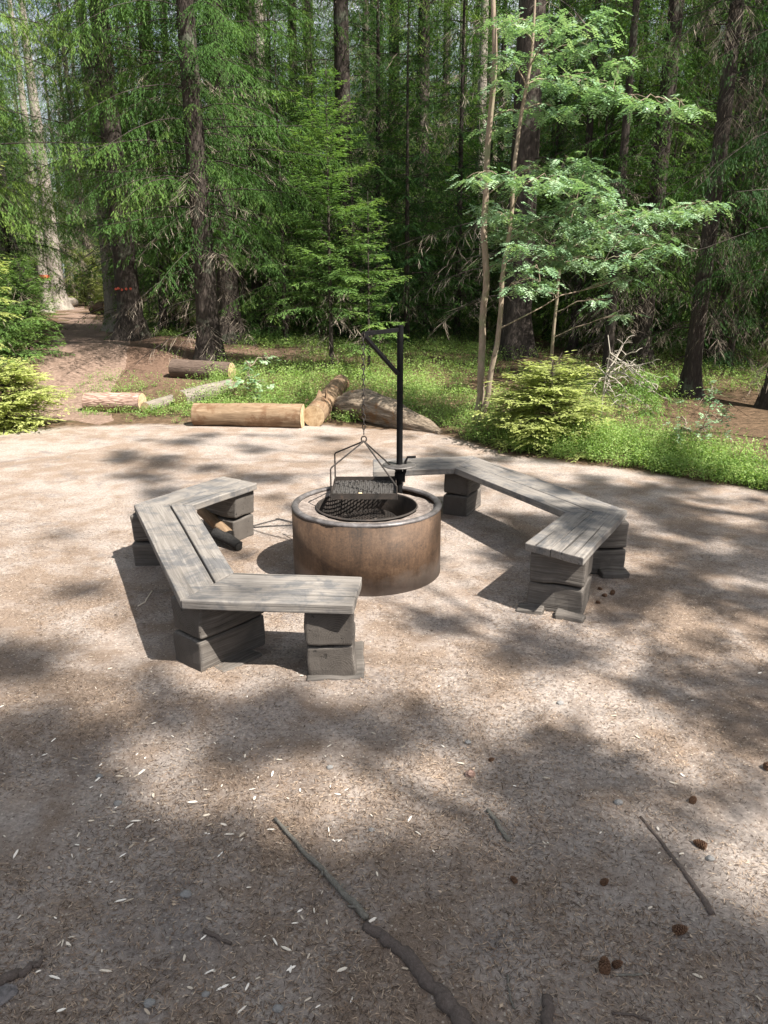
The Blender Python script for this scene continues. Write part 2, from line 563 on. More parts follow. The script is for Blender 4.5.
M['cone'] = mat_noise('cone_scales', [(0.3, (0.05, 0.025, 0.015)), (0.6, (0.13, 0.07, 0.04)), (0.85, (0.24, 0.15, 0.09))], 60, 0.75, 0.3, 0.003)
M['paint'] = mat_noise('red_paint', [(0.3, (0.32, 0.05, 0.03)), (0.7, (0.45, 0.10, 0.06))], 20, 0.6, 0.1, 0.002)
M['needle'] = mat_leaf('fallen_needles', (0.045, 0.03, 0.022), (0.19, 0.13, 0.09), (0.46, 0.36, 0.265), 0.0, 0.8)
M['scrap'] = mat_noise('pale_orange', [(0.3, (0.55, 0.35, 0.18)), (0.7, (0.8, 0.66, 0.45))], 60, 0.7, 0.2, 0.002)

# ------------------------------------------------------------------ ground and path
def axis(lo, hi, fine_lo, fine_hi, step, growth=1.12):
    a = list(np.arange(fine_lo, fine_hi + 1e-6, step))
    s, x = step, fine_hi
    while x < hi:
        s *= growth
        x += s
        a.append(x)
    s, x = step, fine_lo
    while x > lo:
        s *= growth
        x -= s
        a.insert(0, x)
    return a


gx = axis(-260, 260, -4.5, 4.5, 0.06)
gy = axis(-60, 420, 0.6, 10.0, 0.06)
V, soil, red = [], [], []
for y in gy:
    for x in gx:
        V.append((x, y, terr(x, y)))
        soil.append(smooth(0.45, -0.45, y - edge_y(x)) if y > -4 else smooth(-9, -4, y))
        d = math.hypot((x + 4.6) / 1.6, y - 13.6)
        red.append(smooth(3.6, 1.2, d))
nx = len(gx)
Q = [(j * nx + i, j * nx + i + 1, (j + 1) * nx + i + 1, (j + 1) * nx + i) for j in range(len(gy) - 1) for i in range(nx - 1)]
gm = np_mesh('ground', V, Q, smooth_=True)
for nm, arr in (('soil', soil), ('red', red)):
    a = gm.attributes.new(nm, 'FLOAT', 'POINT')
    a.data.foreach_set('value', arr)
ground = link('ground', gm, M['ground'])
tag(ground, 'trampled sandy ground of the clearing and forest floor', 'ground', kind='structure')

V, Q = [], []
ys = np.concatenate([np.arange(8.3, 16, 0.12), np.arange(16, 50, 0.35)])
NP = 15
for i, y in enumerate(ys):
    w = 0.68 + 0.10 * mnoise.noise((y * 0.9, 0, 0)) + 0.22 * smooth(11, 15, y)
    cx = path_x(y) + 0.2 * mnoise.noise((y * 0.5, 5, 0))
    for k in range(NP):
        s = k / (NP - 1) * 2 - 1
        ww = w + 0.07 * mnoise.noise((y * 3.1, s * 2, 9))
        x = cx + s * ww
        z = terr(x, y) + 0.012 - 0.05 * smooth(0.82, 1.0, abs(s)) + 0.012 * mnoise.noise((x * 5, y * 5, 1)) - .06 * smooth(9.3, 8.3, y + .35 * mnoise.noise((x * 2.2, y * 2.2, 4)))
        V.append((x, y, z))
for i in range(len(ys) - 1):
    for k in range(NP - 1):
        Q.append((i * NP + k, i * NP + k + 1, (i + 1) * NP + k + 1, (i + 1) * NP + k))
tag(link('path', np_mesh('path', V, Q, smooth_=True), M['path']), 'brown footpath leaving the clearing between the spruces', 'path', kind='structure')

# ------------------------------------------------------------------ foliage generators (numpy)
UP = np.array([0, 0, 1.0])


def unit(a):
    return a / np.maximum(np.linalg.norm(a, axis=1, keepdims=True), 1e-9)


def quads_from(P, D, l, w, nrm, rng, tint):
    """One folded leaf/shoot quad per row."""
    S = unit(np.cross(D, nrm))
    a = P
    b = P + D * (l * 0.45)[:, None] + S * (w * 0.5)[:, None]
    c = P + D * l[:, None]
    d = P + D * (l * 0.45)[:, None] - S * (w * 0.5)[:, None]
    V = np.stack([a, b, c, d], 1).reshape(-1, 3)
    Qd = np.arange(len(V), dtype=np.int32).reshape(-1, 4)
    return V, Qd, np.repeat(tint, 4)


def boughs(rng, base, az, L, a, b, c, step2=0.075, step3=0.045, l3=(0.05, 0.11), w3=0.019, hang=0.5, full=0.06, l2k=0.28, l2max=0.5, bare=False, gap=0.0):
    """Spruce boughs: main axis, side twigs, short needle shoots. Returns verts, quads, tint and the axis polylines."""
    n = len(L)
    d = np.stack([np.cos(az), np.sin(az), np.zeros(n)], 1)
    n2 = np.maximum(4, (L / step2).astype(int) * 2)
    I = np.repeat(np.arange(n), n2)
    s = full + (1 - full) * rng.random(len(I)) ** 0.85
    Li = L[I]
    z = Li * (a[I] * s - b[I] * s ** 2 + c[I] * s ** 4)
    P = base[I] + d[I] * (Li * s)[:, None] + UP * z[:, None]
    T = unit(d[I] + UP * (a[I] - 2 * b[I] * s + 4 * c[I] * s ** 3)[:, None])
    side = np.where(rng.random(len(I)) < 0.5, -1.0, 1.0)
    lat = np.cross(np.broadcast_to(UP, T.shape), d[I]) * side[:, None]
    hg = hang * (0.6 + 0.8 * rng.random(len(I)))
    D2 = unit(T * (0.55 + 0.3 * rng.random(len(I)))[:, None] + lat * 0.85 - UP * (hg * 0.7)[:, None] + rng.normal(0, 0.12, T.shape))
    l2 = np.clip(0.12 + l2k * Li * (1 - s) ** 0.75, 0.08, l2max) * (0.55 + 0.65 * rng.random(len(I)))
    if gap > 0:
        keep = rng.random(len(I)) > gap
        P, D2, l2, s, hg, I = P[keep], D2[keep], l2[keep], s[keep], hg[keep], I[keep]
    n3 = np.maximum(2, np.ceil(l2 / step3).astype(int))
    J = np.repeat(np.arange(len(l2)), n3)
    f = rng.random(len(J))
    Q = P[J] + D2[J] * (l2[J] * f)[:, None] - UP * (0.35 * hg[J] * l2[J] * f ** 2)[:, None]
    lat2 = unit(np.cross(D2[J], np.broadcast_to(UP, (len(J), 3)))) * np.where(rng.random(len(J)) < 0.5, -1, 1)[:, None]
    D3 = unit(D2[J] * 1.0 + lat2 * (0.38 + 0.25 * rng.random(len(J)))[:, None] - UP * (hg[J] * (0.35 + 0.85 * f))[:, None] + rng.normal(0, 0.12, (len(J), 3)))
    ll = (l3[0] + (l3[1] - l3[0]) * rng.random(len(J))) * (1.1 - 0.35 * f)
    ww = w3 * (0.75 + 0.5 * rng.random(len(J)))
    nrm = unit(np.broadcast_to(UP, (len(J), 3)) + rng.normal(0, 0.3, (len(J), 3)))
    boughtone = rng.random(n)
    tint = np.clip(0.42 + 0.34 * (boughtone[I[J]] - 0.5) + 0.16 * (rng.random(len(J)) - 0.5) + 0.22 * (s[J] - 0.5) + 0.12 * (f - 0.5), 0.02, 0.98)
    V1, Q1, t1 = quads_from(Q, D3, ll, ww, nrm, rng, tint)
    axes = []
    for i in range(n):
        ss = np.linspace(0, 0.97, 6)
        zz = L[i] * (a[i] * ss - b[i] * ss ** 2 + c[i] * ss ** 4)
        axes.append(base[i] + d[i] * (L[i] * ss)[:, None] + UP * zz[:, None])
    if bare:
        # side twigs as thin slivers too
        V2, Q2, t2 = quads_from(P, D2, l2, np.full(len(l2), w3 * 1.2), unit(np.broadcast_to(UP, P.shape) + rng.normal(0, 0.5, P.shape)), rng, 0.35 + 0.3 * rng.random(len(l2)))
        Q2 = Q2 + len(V1)
        V1, Q1, t1 = np.concatenate([V1, V2]), np.concatenate([Q1, Q2]), np.concatenate([t1, t2])
    return V1, Q1, t1, axes


def trunk_mb(H, r0, rng, lean=(0, 0), nseg=22, nside=12, flare=0.75, top=None):
    mb = MB()
    pts, rad = [], []
    ph = rng.random() * 9
    zt = top or H
    for i in range(nseg + 1):
        s = (i / nseg) ** 1.6
        z = -0.25 + (zt + 0.25) * s
        w = 0.012 * H * 0.12
        pts.append((lean[0] * z + w * math.sin(z * 0.55 + ph), lean[1] * z + w * math.cos(z * 0.47 + ph), z))
        r = r0 * max(0.05, (1 - 0.93 * max(z, 0) / H)) * (1 + flare * math.exp(-max(z + 0.05, 0) / (r0 * 1.1)))
        rad.append(r)
    # irregular section with buttresses at the foot
    n = nside
    vs, fs, gs = [], [], []
    for i, (p, r) in enumerate(zip(pts, rad)):
        for k in range(n):
            a = 2 * PI * k / n
            foot = math.exp(-max(p[2], 0) / (r0 * 1.3))
            rr = r * (1 + 0.06 * mnoise.noise((math.cos(a) * 2 + ph, math.sin(a) * 2, p[2] * 1.5)) + 0.34 * foot * max(0, math.sin(a * 4 + ph)) )
            vs.append((p[0] + rr * math.cos(a), p[1] + rr * math.sin(a), p[2]))
    for i in range(nseg):
        for k in range(n):
            fs.append((i * n + k, i * n + (k + 1) % n, (i + 1) * n + (k + 1) % n, (i + 1) * n + k))
    fs.append(tuple(range(nseg * n, nseg * n + n)))
    mb.add(vs, fs)
    return mb


def limb_tubes(mb, axes, L, k=0.0048, n=4, rmin=0.0022):
    for ax, l in zip(axes, L):
        m = len(ax)
        r0 = max(rmin * 1.5, k * l)
        mb.tube(ax, [max(rmin, r0 * (1 - 0.85 * i / (m - 1))) for i in range(m)], n=n, cap=False)


def make_spruce(seed, H=18, r0=0.2, z0=1.8, Lmax=2.8, dead_to=0.0, whorl=0.34, per=5, hang=0.6, dens=1.0, fine_to=11, dead_n=60, gap=0.1, young=False, lean=(0, 0), dead_L=(0.6, 1.8)):
    rng = np.random.default_rng(seed)
    zs, L = [], []
    z = z0
    while z < H - 0.15:
        q = (z - z0) / (H - z0)
        k = max(2, int(per + rng.integers(-1, 2)))
        for _ in range(k):
            zs.append(z + rng.normal(0, 0.10 if not young else 0.03))
            l = Lmax * (1 - q) ** 0.75 * (0.55 + 0.45 * min(1, (z - z0) / 1.2 + 0.25)) * (0.35 + 0.8 * rng.random())
            L.append(max(0.10, l))
        z += whorl * (0.8 + 0.4 * rng.random()) * (1.0 if z < fine_to else 1.7)
    zs, L = np.array(zs), np.array(L)
    n = len(L)
    az = rng.random(n) * 2 * PI
    base = np.stack([lean[0] * zs, lean[1] * zs, zs], 1)
    q = np.clip((zs - z0) / (H - z0), 0, 1)
    a = 0.05 + 0.55 * q + rng.normal(0, 0.08, n)
    b = (0.5 - 0.25 * q) * (0.4 + 1.0 * rng.random(n))
    if young:
        a = 0.28 + 0.5 * q + rng.normal(0, 0.06, n)
        b = 0.32 * (1 - q) + 0.05 + 0 * q
    c = 0.16 * rng.random(n)
    out = []
    lowm = zs < fine_to
    Vs, Qs, ts, axes, Ls = [], [], [], [], []
    off = 0
    for msk, s2, s3, l3, w3 in ((lowm, 0.060 / dens, 0.022 / dens, (0.035, 0.075), 0.0095), (~lowm, 0.16, 0.10, (0.12, 0.25), 0.05)):
        if msk.sum() == 0:
            continue
        if young and msk is lowm:
            s2, s3, l3, w3 = 0.034, 0.020, (0.025, 0.06), 0.013
        v, qd, t, ax = boughs(rng, base[msk], az[msk], L[msk], a[msk], b[msk], c[msk], s2, s3, l3, w3, hang=hang, gap=gap)
        Vs.append(v); Qs.append(qd + off); ts.append(t); off += len(v)
        axes += ax; Ls += list(L[msk])
    mb = trunk_mb(H, r0, rng, lean=lean, nside=10 if young else 14, nseg=16 if young else 24)
    limb_tubes(mb, axes, Ls)
    dead = None
    if dead_to > 0:
        m = dead_n
        zd = 0.5 + (dead_to - 0.5) * rng.random(m)
        Ld = dead_L[0] + (dead_L[1] - dead_L[0]) * rng.random(m)
        based = np.stack([lean[0] * zd, lean[1] * zd, zd], 1)
        dv, dq, dt, dax = boughs(rng, based, rng.random(m) * 2 * PI, Ld, rng.normal(0.0, 0.15, m), 0.25 + 0.35 * rng.random(m), 0.1 * rng.random(m),
                                 0.15, 0.11, (0.08, 0.20), 0.0042, hang=0.7, bare=True)
        dead = np_mesh('dead_twigs', dv, dq, dt)
        limb_tubes(mb, dax, Ld, k=0.006, n=3)
    tm = mb.mesh('trunk', sm=True)
    cm = np_mesh('crown', np.concatenate(Vs), np.concatenate(Qs), np.concatenate(ts))
    return tm, cm, dead


def place_spruce(kind, loc, rz, scale, label, group=None, name='spruce_tree', bark=None, leaf=None, cat='tree'):
    tm, cm, dm = kind
    r = empty(name, loc, rz)
    r.scale = (scale, scale, scale) if not hasattr(scale, '__len__') else scale
    tag(r, label, cat, group)
    for nm, me, mt in (('trunk', tm, bark), ('crown', cm, leaf), ('dry_sprays', dm, None)):
        if me is None:
            continue
        o = link(nm, me, None, r)
        if mt is not None and mt is not me.materials[0]:
            o.material_slots[0].link = 'OBJECT'
            o.material_slots[0].material = mt
    return r


# ------------------------------------------------------------------ benches
def V2(p):
    return Vector((p[0], p[1]))


def plank_mb(o0, o1, i1, i0, z, th):
    o0, o1, i1, i0 = map(V2, (o0, o1, i1, i0))
    e = (o1 - o0).normalized()
    nrm = Vector((-e.y, e.x))
    P = [o0, o1, i1, i0]
    mb = MB()
    vs, gs = [], []
    for zz in (z - th, z):
        for q in P:
            vs.append((q.x, q.y, zz))
            gs.append(((q - o0).dot(e), (q - o0).dot(nrm), zz))
    # cut into short lengths so that the board can cup a little
    mb.add(vs, [(3, 2, 1, 0), (4, 5, 6, 7), (0, 1, 5, 4), (1, 2, 6, 5), (2, 3, 7, 6), (3, 0, 4, 7)], gs)
    return mb


def make_bench(name, label, group, O, I, splits, gaps, blocks, z=0.36, th=0.043):
    root = empty(name, ((O[1][0] + O[2][0]) / 2, (O[1][1] + O[2][1]) / 2, 0))
    tag(root, label, 'bench', group)
    inv = -root.location
    for k in range(3):
        o0, o1, i0, i1 = V2(O[k]), V2(O[k + 1]), V2(I[k]), V2(I[k + 1])
        e = (o1 - o0).normalized()
        if k > 0:
            o0, i0 = o0 + e * 0.0015, i0 + e * 0.0015
        if k < 2:
            o1, i1 = o1 - e * 0.0015, i1 - e * 0.0015
        cuts = [0.0] + splits[k] + [1.0]
        g = gaps[k]
        for j in range(len(cuts) - 1):
            w = (o0 - i0).length
            fa = cuts[j] + (g / w / 2 if j else 0)
            fb = cuts[j + 1] - (g / w / 2 if j < len(cuts) - 2 else 0)
            mb = plank_mb(o0.lerp(i0, fa), o1.lerp(i1, fa), o1.lerp(i1, fb), o0.lerp(i0, fb), z - 0.002 * ((j + k) % 2), th)
            o = mb.build('seat_plank', M['plank'], root, bevel=0.005, segs=2, subdiv=2, jitter=0.0035, seed=k * 3 + j)
            o.location = inv
    for n, (c, ang, ln, wd) in enumerate(blocks):
        for lv in range(2):
            mb = MB()
            h = 0.158 if lv == 0 else 0.152
            zc = -0.012 + h / 2 + (0.0 if lv == 0 else 0.164)
            if lv == 1:
                h = z - th - 0.002 - 0.152
                zc = 0.152 + h / 2
            rr = random.Random(n * 7 + lv + int(c[0] * 50))
            mb.box((0, 0, 0), ln * (1 + rr.uniform(-.03, .03)), wd * (1 + rr.uniform(-.02, .02)), h - 0.006)
            o = mb.build('timber_block', M['timber'], root, bevel=0.013, segs=3, subdiv=3, jitter=0.010, seed=n * 5 + lv, sm=False)
            o.location = Vector((c[0] + rr.uniform(-.006, .006), c[1] + rr.uniform(-.006, .006), zc)) + inv
            o.rotation_euler = (0, 0, ang + rr.uniform(-.02, .02))
    return root


A = math.atan2
make_bench('plank_bench', 'three-sided grey plank bench with firewood under it, left of the fire ring', 'plank benches round the fire ring',
           [(-1.091, 5.054), (-1.485, 4.382), (-.852, 2.963), (-.127, 2.907)],
           [(-.832, 4.874), (-1.137, 4.369), (-.686, 3.281), (-.099, 3.232)],
           [[0.55], [0.62], [0.5]], [0.003, 0.011, 0.003],
           [((-.237, 3.10), PI / 2 + 0.03, .28, .205), ((-.745, 3.20), A(.77, .63), .37, .20), ((-1.33, 4.39), 0.0, .31, .2), ((-1.03, 4.885), A(.517, -.856), .28, .19)])
make_bench('plank_bench', 'three-sided grey plank bench right of the fire ring, beside the green strip', 'plank benches round the fire ring',
           [(-.081, 5.562), (.685, 5.662), (1.41, 4.259), (.957, 3.464)],
           [(-.076, 5.194), (.501, 5.282), (1.039, 4.219), (.717, 3.697)],
           [[0.5], [0.55], [0.55]], [0.003, 0.008, 0.004],
           [((.922, 3.745), A(-.39, .92), .285, .24), ((1.245, 4.27), 0.02, .30, .2), ((.585, 5.47), A(.9, .44), .34, .18), ((.03, 5.40), PI / 2, .30, .2)])


def slab(label, c, sx, sy, rz, z=0.0, th=0.05, seed=0, mat='timber'):
    mb = MB()
    mb.box((0, 0, 0), sx, sy, th)
    o = mb.build('stone_slab', M[mat], None, bevel=0.008, segs=2, subdiv=2, jitter=0.012, seed=seed)
    o.location = (c[0], c[1], z)
    o.rotation_euler = (0.02, -0.015, rz)
    tag(o, label, 'slab', 'flat slabs under the bench blocks')


_b = next(o for o in bpy.data.objects if o.name == 'plank_bench')
mb = MB(); mb.tube([at(305, 607.5, .335) - _b.location + Vector((0, -.004, 0)), at(305, 607.5, .335) - _b.location + Vector((0, .02, 0))], .010, n=12)
mb.build('bolt', M['black'], _b)


slab('flat slab under the right front block of the left bench', (-.215, 3.10), .25, .33, 0.05, seed=1, z=-0.012)
slab('flat slab under the diagonal corner block of the left bench', (-.71, 3.15), .22, .22, 0.85, seed=2, z=-0.014)
slab('small dark slab at the left foot of the right bench end', (.76, 3.66), .13, .08, -.4, seed=3, mat='timber', z=-0.005)
slab('dark slab at the right foot of the right bench end', (.94, 3.56), .14, .085, -.4, seed=4, mat='timber', z=0.0)
slab('dark slab under the outer corner block of the right bench', (1.33, 4.16), .16, .11, .05, seed=5, mat='timber', z=0.002)

# ------------------------------------------------------------------ fire ring
RC = (-.10, 4.265)
ring = empty('fire_ring', (RC[0], RC[1], 0))
tag(ring, 'round rusty steel fire ring with a sandy rim between the two benches', 'fire ring')
R, HR = .43, .405
mb = MB(); mb.lathe([(R - .012, -.03), (R, -.03), (R, HR - .016), (R - .012, HR - .016)], 96, closed=True)
mb.build('outer_wall', M['rust'], ring, sm=True, jitter=.0035)
mb = MB()
prof = [(R - .020 + .020 * math.cos(t), HR - .010 + .013 * math.sin(t)) for t in np.linspace(0, 2 * PI, 12, endpoint=False)]
mb.lathe([(r + .003, z) for r, z in prof], 96, closed=True)
mb.build('rim', M['rim'], ring, sm=True)
# sand and ash between the two walls, slumped at the back right
V, Q = [], []
NR, NA = 10, 120
for i in range(NR):
    for k in range(NA):
        a = 2 * PI * k / NA
        s = i / (NR - 1)
        ri = .292 + .010 * mnoise.noise((math.cos(a) * 4, math.sin(a) * 4, 2))
        r = ri + (R - .022 - ri) * s
        slump = .030 * max(0, math.cos(a - 0.75)) ** 4 * s ** 2
        z = HR - .018 - .012 * (1 - s) ** 2 - slump + .008 * mnoise.noise((r * math.cos(a) * 14, r * math.sin(a) * 14, 0))
        V.append((r * math.cos(a), r * math.sin(a), z))
for i in range(NR - 1):
    for k in range(NA):
        Q.append((i * NA + k, (i + 1) * NA + k, (i + 1) * NA + (k + 1) % NA, i * NA + (k + 1) % NA))
link('sand_fill', np_mesh('sand_fill', V, Q, smooth_=True), M['ringsand'], ring)
mb = MB(); mb.lathe([(.296, .02), (.288, .02), (.286, HR - .02), (.290, HR - .012), (.296, HR - .02)], 72)
mb.build('inner_wall', M['soot'], ring, sm=True)
V, Q = [], []
for i in range(14):
    for k in range(64):
        a, r = 2 * PI * k / 64, .289 * i / 13
        V.append((r * math.cos(a), r * math.sin(a), .20 + .05 * (1 - (i / 13) ** 2) + .03 * mnoise.noise((r * math.cos(a) * 9, r * math.sin(a) * 9, 5))))
for i in range(13):
    for k in range(64):
        Q.append((i * 64 + k, (i + 1) * 64 + k, (i + 1) * 64 + (k + 1) % 64, i * 64 + (k + 1) % 64))
link('ash_bed', np_mesh('ash_bed', V, Q, smooth_=True), M['ringsand'], ring)
# sagging expanded-metal grate lying in the pit
mb = MB()
for sgn in (1, -1):
    for k in range(-16, 17):
        c0 = k * .0235
        prev = None
        for j in range(-18, 19):
            u = j * .0145
            x, y = c0 * .7 + u * .7, (u - c0) * .7 * sgn
            if x * x + y * y > .235 ** 2:
                prev = None
                continue
            p = Vector((x - .045, y - .02, .315 - .55 * (x * x + y * y) + .02 * math.sin(x * 12)))
            if prev is not None:
                mb.bar(prev, p, .0035, .003)
            prev = p
gr = mb.build('fire_grate', M['soot'], ring)
mb = MB()
mb.tube([(.235 * math.cos(t) - .045, .235 * math.sin(t) - .02, .315 - .55 * .235 ** 2 + .02 * math.sin(.235 * math.cos(t) * 12)) for t in np.linspace(0, 2 * PI, 49)], .005, n=6, cap=False)
mb.build('grate_hoop', M['soot'], gr)

# ------------------------------------------------------------------ crane post
PX, PY = .095, 4.600
crane = empty('grill_crane', (PX, PY, HR - .05))
tag(crane, 'black iron crane post with bracket arm standing in the fire ring', 'crane')
zb = -(HR - .05)


def cr(p):
    return (p[0] - PX, p[1] - PY, p[2] + zb)


TIP = Vector((-.117, 4.405, 1.345))
TOP = Vector((PX, PY, 1.355))
mb = MB(); mb.tube([cr((PX, PY, .15)), cr((PX, PY, 1.372))], .019, n=20); mb.build('post', M['black'], crane, sm=False)
mb = MB(); mb.tube([cr((PX, PY, 1.372)), cr((PX, PY, 1.378)), cr((PX, PY, 1.382))], [.0192, .0192, .012], n=20); mb.build('post_cap', M['black'], crane)
d2 = (TOP - TIP); d2.z = 0; d2.normalize()
mb = MB(); mb.bar(cr(TOP - d2 * .017), cr(TIP), .012, .024); mb.build('arm', M['black'], crane, bevel=.002)
mb = MB(); mb.bar(cr((PX - d2.x * .016, PY - d2.y * .016, 1.10)), cr(TIP + Vector((d2.x * .01, d2.y * .01, -.012))), .026, .02); mb.build('brace', M['black'], crane, bevel=.003)
mb = MB(); mb.lathe([(.0195, -.006), (.098, -.006), (.105, 0), (.098, .006), (.0195, .006)], 48, c=cr((PX - .002, PY, .545)), closed=True)
mb.build('round_shelf', M['steel'], crane)
mb = MB()
mb.tube([cr((PX + .025, PY + .01, .475)), cr((PX + .035, PY + .01, .50)), cr((PX + .037, PY + .01, .565)), cr((PX + .05, PY + .012, .592)), cr((PX + .10, PY + .02, .592))], .008, n=8)
mb.build('lever_handle', M['black'], crane)
mb = MB(); mb.lathe([(.0195, -.028), (.030, -.028), (.030, .028), (.0195, .028)], 24, c=cr((PX, PY, .47)), closed=True); mb.build('collar', M['black'], crane)
mb = MB(); mb.bar(cr((PX + .028, PY - .005, .44)), cr((PX + .028, PY - .005, .53)), .014, .022); mb.build('bracket', M['black'], crane, bevel=.002)

# ------------------------------------------------------------------ hanging grill: chain, ring, rods, tray
HX, HY, HZ = -.117, 4.405, .735
grill = empty('hanging_grill', (HX, HY, HZ))
tag(grill, 'black mesh grill tray hanging on a chain over the fire pit', 'grill')
mb = MB()
zc, k = TIP.z - HZ - .012, 0
while zc > .03:
    q = []
    for t in np.linspace(0, 2 * PI, 13):
        u, w = .0085 * math.cos(t), .0175 * math.sin(t)
        q.append((u, 0, zc + w) if k % 2 == 0 else (0, u, zc + w))
    mb.tube(q, .0032, n=5, cap=False)
    zc -= .0285
    k += 1
mb.build('chain', M['soot'], grill)
mb = MB(); mb.tube([(.015 * math.cos(t), 0, .012 + .017 * math.sin(t)) for t in np.linspace(0, 2 * PI, 17)], .0042, n=6, cap=False)
mb.build('hanger_ring', M['soot'], grill)
X0, X1, Y0, Y1, ZT = -.185, .190, -.175, .215, .478 - HZ
for sx in (X0, X1):
    for sy in (Y0, Y1):
        mb = MB()
        zk = .615 - HZ
        kx = sx
        mb.tube([(0, 0, 0), (kx * .97, sy * .97, zk + .004), (kx, sy, zk - .006), (kx, sy, ZT - .045)] if sx < 0 else [(0, 0, 0), (kx, sy, ZT + .03), (kx, sy, ZT - .045)], .0048, n=7)
        mb.build('hanger_rod', M['soot'], grill)
mb = MB()
zt = ZT - .022
for a, b in (((X0, Y0), (X1, Y0)), ((X1, Y0), (X1, Y1)), ((X1, Y1), (X0, Y1)), ((X0, Y1), (X0, Y0))):
    mb.bar((*a, zt - .006), (*b, zt - .006), .005, .034)
fr = mb.build('tray_frame', M['soot'], grill)
mb = MB()
W, D = X1 - X0, Y1 - Y0
pit = .026
for sgn in (1, -1):
    nbar = int((W + D) / pit)
    for i in range(1, nbar):
        c = i * pit
        p0 = Vector((min(c, W), max(0, c - W)))
        p1 = Vector((max(0, c - D), min(c, D)))
        if sgn < 0:
            p0.x, p1.x = W - p0.x, W - p1.x
        # raised wavy strips of expanded metal
        n = max(2, int((p1 - p0).length / .02))
        for j in range(n):
            a, b = p0.lerp(p1, j / n), p0.lerp(p1, (j + 1) / n)
            mb.bar((X0 + a.x, Y0 + a.y, ZT - .038 + (.003 if j % 2 else -.001)), (X0 + b.x, Y0 + b.y, ZT - .038 + (-.001 if j % 2 else .003)), .0045, .005)
mb.build('mesh_floor', M['steel'], grill)
sc_ = MB(); sc_.box((0, 0, 0), .022, .014, .02)
o = sc_.build('pale_scrap', M['scrap'], None, bevel=.005, jitter=.004, subdiv=1)  # small pale orange block on the tray
o.location = (HX - .02, HY + Y0 + .03, HZ + ZT - .024)
tag(o, 'small pale orange scrap on the grill tray', 'scrap')

# ------------------------------------------------------------------ firewood under the left bench
def log_thing(name, label, p0, p1, r0, r1, mat, cat='log', group=None, bend=0.0, n=16, seg=9, rough=0.06, sink=0.1, cutm='cut', seed=0, ends=(True, True), lift=0.0):
    p0, p1 = Vector(p0), Vector(p1)
    root = empty(name, (p0 + p1) / 2)
    tag(root, label, cat, group)
    d = p1 - p0
    L = d.length
    x = d.normalized()
    y = Vector((0, 0, 1)).cross(x).normalized()
    z = x.cross(y)
    vs, fs, gs = [], [], []
    for i in range(seg + 1):
        s = i / seg
        rr = r0 + (r1 - r0) * s
        cc = x * ((s - .5) * L) + y * bend * math.sin(s * PI) + Vector((0, 0, rr * (1 - sink) + lift))
        for k in range(n):
            a = 2 * PI * k / n
            q = 1 + rough * mnoise.noise((math.cos(a) * 1.3 + seed, math.sin(a) * 1.3, s * L * 2.2)) + rough * .5 * mnoise.noise((math.cos(a) * 4 + seed, math.sin(a) * 4, s * L * 5))
            vs.append(cc + (y * math.cos(a) + z * math.sin(a)) * rr * q)
    for i in range(seg):
        for k in range(n):
            fs.append((i * n + k, (i + 1) * n + k, (i + 1) * n + (k + 1) % n, i * n + (k + 1) % n))
    # orient the mesh so that its own X runs along the log (bark grain)
    R3 = Matrix((x, y, z))
    mb = MB()
    mb.add([R3 @ v for v in vs], fs)
    o = mb.build('bark', M[mat], root, sm=True)
    o.rotation_euler = R3.transposed().to_euler()
    for e, on in ((0, ends[0]), (seg, ends[1])):
        if not on:
            continue
        c = sum((vs[e * n + k] for k in range(n)), Vector()) / n
        m2 = MB()
        pv = [R3 @ (c + (vs[e * n + k] - c) * .995 + x * (.004 if e else -.004)) for k in range(n)] + [R3 @ (c + x * (.008 if e else -.008))]
        m2.add(pv, [(k, (k + 1) % n, n) if e else ((k + 1) % n, k, n) for k in range(n)])
        q = m2.build('cut_end', M[cutm], root)
        q.rotation_euler = R3.transposed().to_euler()
    return root


log_thing('firewood_log', 'split brown firewood log under the left bench, ends charred', at(202, 509, .17), at(228, 535, .05), .042, .040, 'log_pale', 'firewood', n=8, rough=.25, cutm='char', seed=3, sink=1.0)
log_thing('charred_log', 'black charred log end lying beside the brown firewood', at(216, 533, .06), at(239, 546, .03), .04, .03, 'char', 'firewood', n=9, rough=.4, cutm='char', seed=5, sink=1.0)

# ------------------------------------------------------------------ logs at the edge of the clearing
LG = 'logs lying at the far edge of the clearing'
log_thing('felled_log', 'short reddish bark log, leftmost of the logs at the path', gp(88, 411), gp(143, 411), .125, .122, 'log_red', group=LG, seed=1, sink=.12)
log_thing('felled_log', 'short thin grey log between the reddish log and the pale cut log', gp(146, 413), gp(172, 404), .075, .07, 'log_grey', group=LG, seed=2, sink=.2)
log_thing('felled_log', 'grey log with pale cut end pointing at the camera, behind the long yellow log', gp(181, 408), gp(230, 393), .12, .105, 'log_grey', group=LG, seed=3, sink=.15)
log_thing('felled_log', 'long yellowish barkless log, the biggest in the row', gp(196, 425), gp(303, 427), .135, .14, 'log_pale', group=LG, seed=4, sink=.12, seg=28, n=28, rough=.13)
p = gp(307, 427)
log_thing('felled_log', 'brown log pointing away into the forest from the end of the long yellow log', p + Vector((.08, .03, 0)), p + Vector((.30, 1.75, .16)), .13, .12, 'log_pale', group=LG, seed=6, sink=.1)
log_thing('felled_log', 'dark bark log in the shade at the foot of the thick spruce', gp(174, 377), gp(232, 380), .15, .14, 'log_dark', group=LG, seed=7, sink=.15)
log_thing('fallen_log', 'pale log lying far off beside the path', gp(46, 308), gp(76, 307), .26, .22, 'log_grey', seed=8)
log_thing('fallen_log', 'dark log lying far off at the end of the path, left of the pale trunk', gp(94, 314), gp(108, 313), .25, .22, 'log_dark', seed=9)
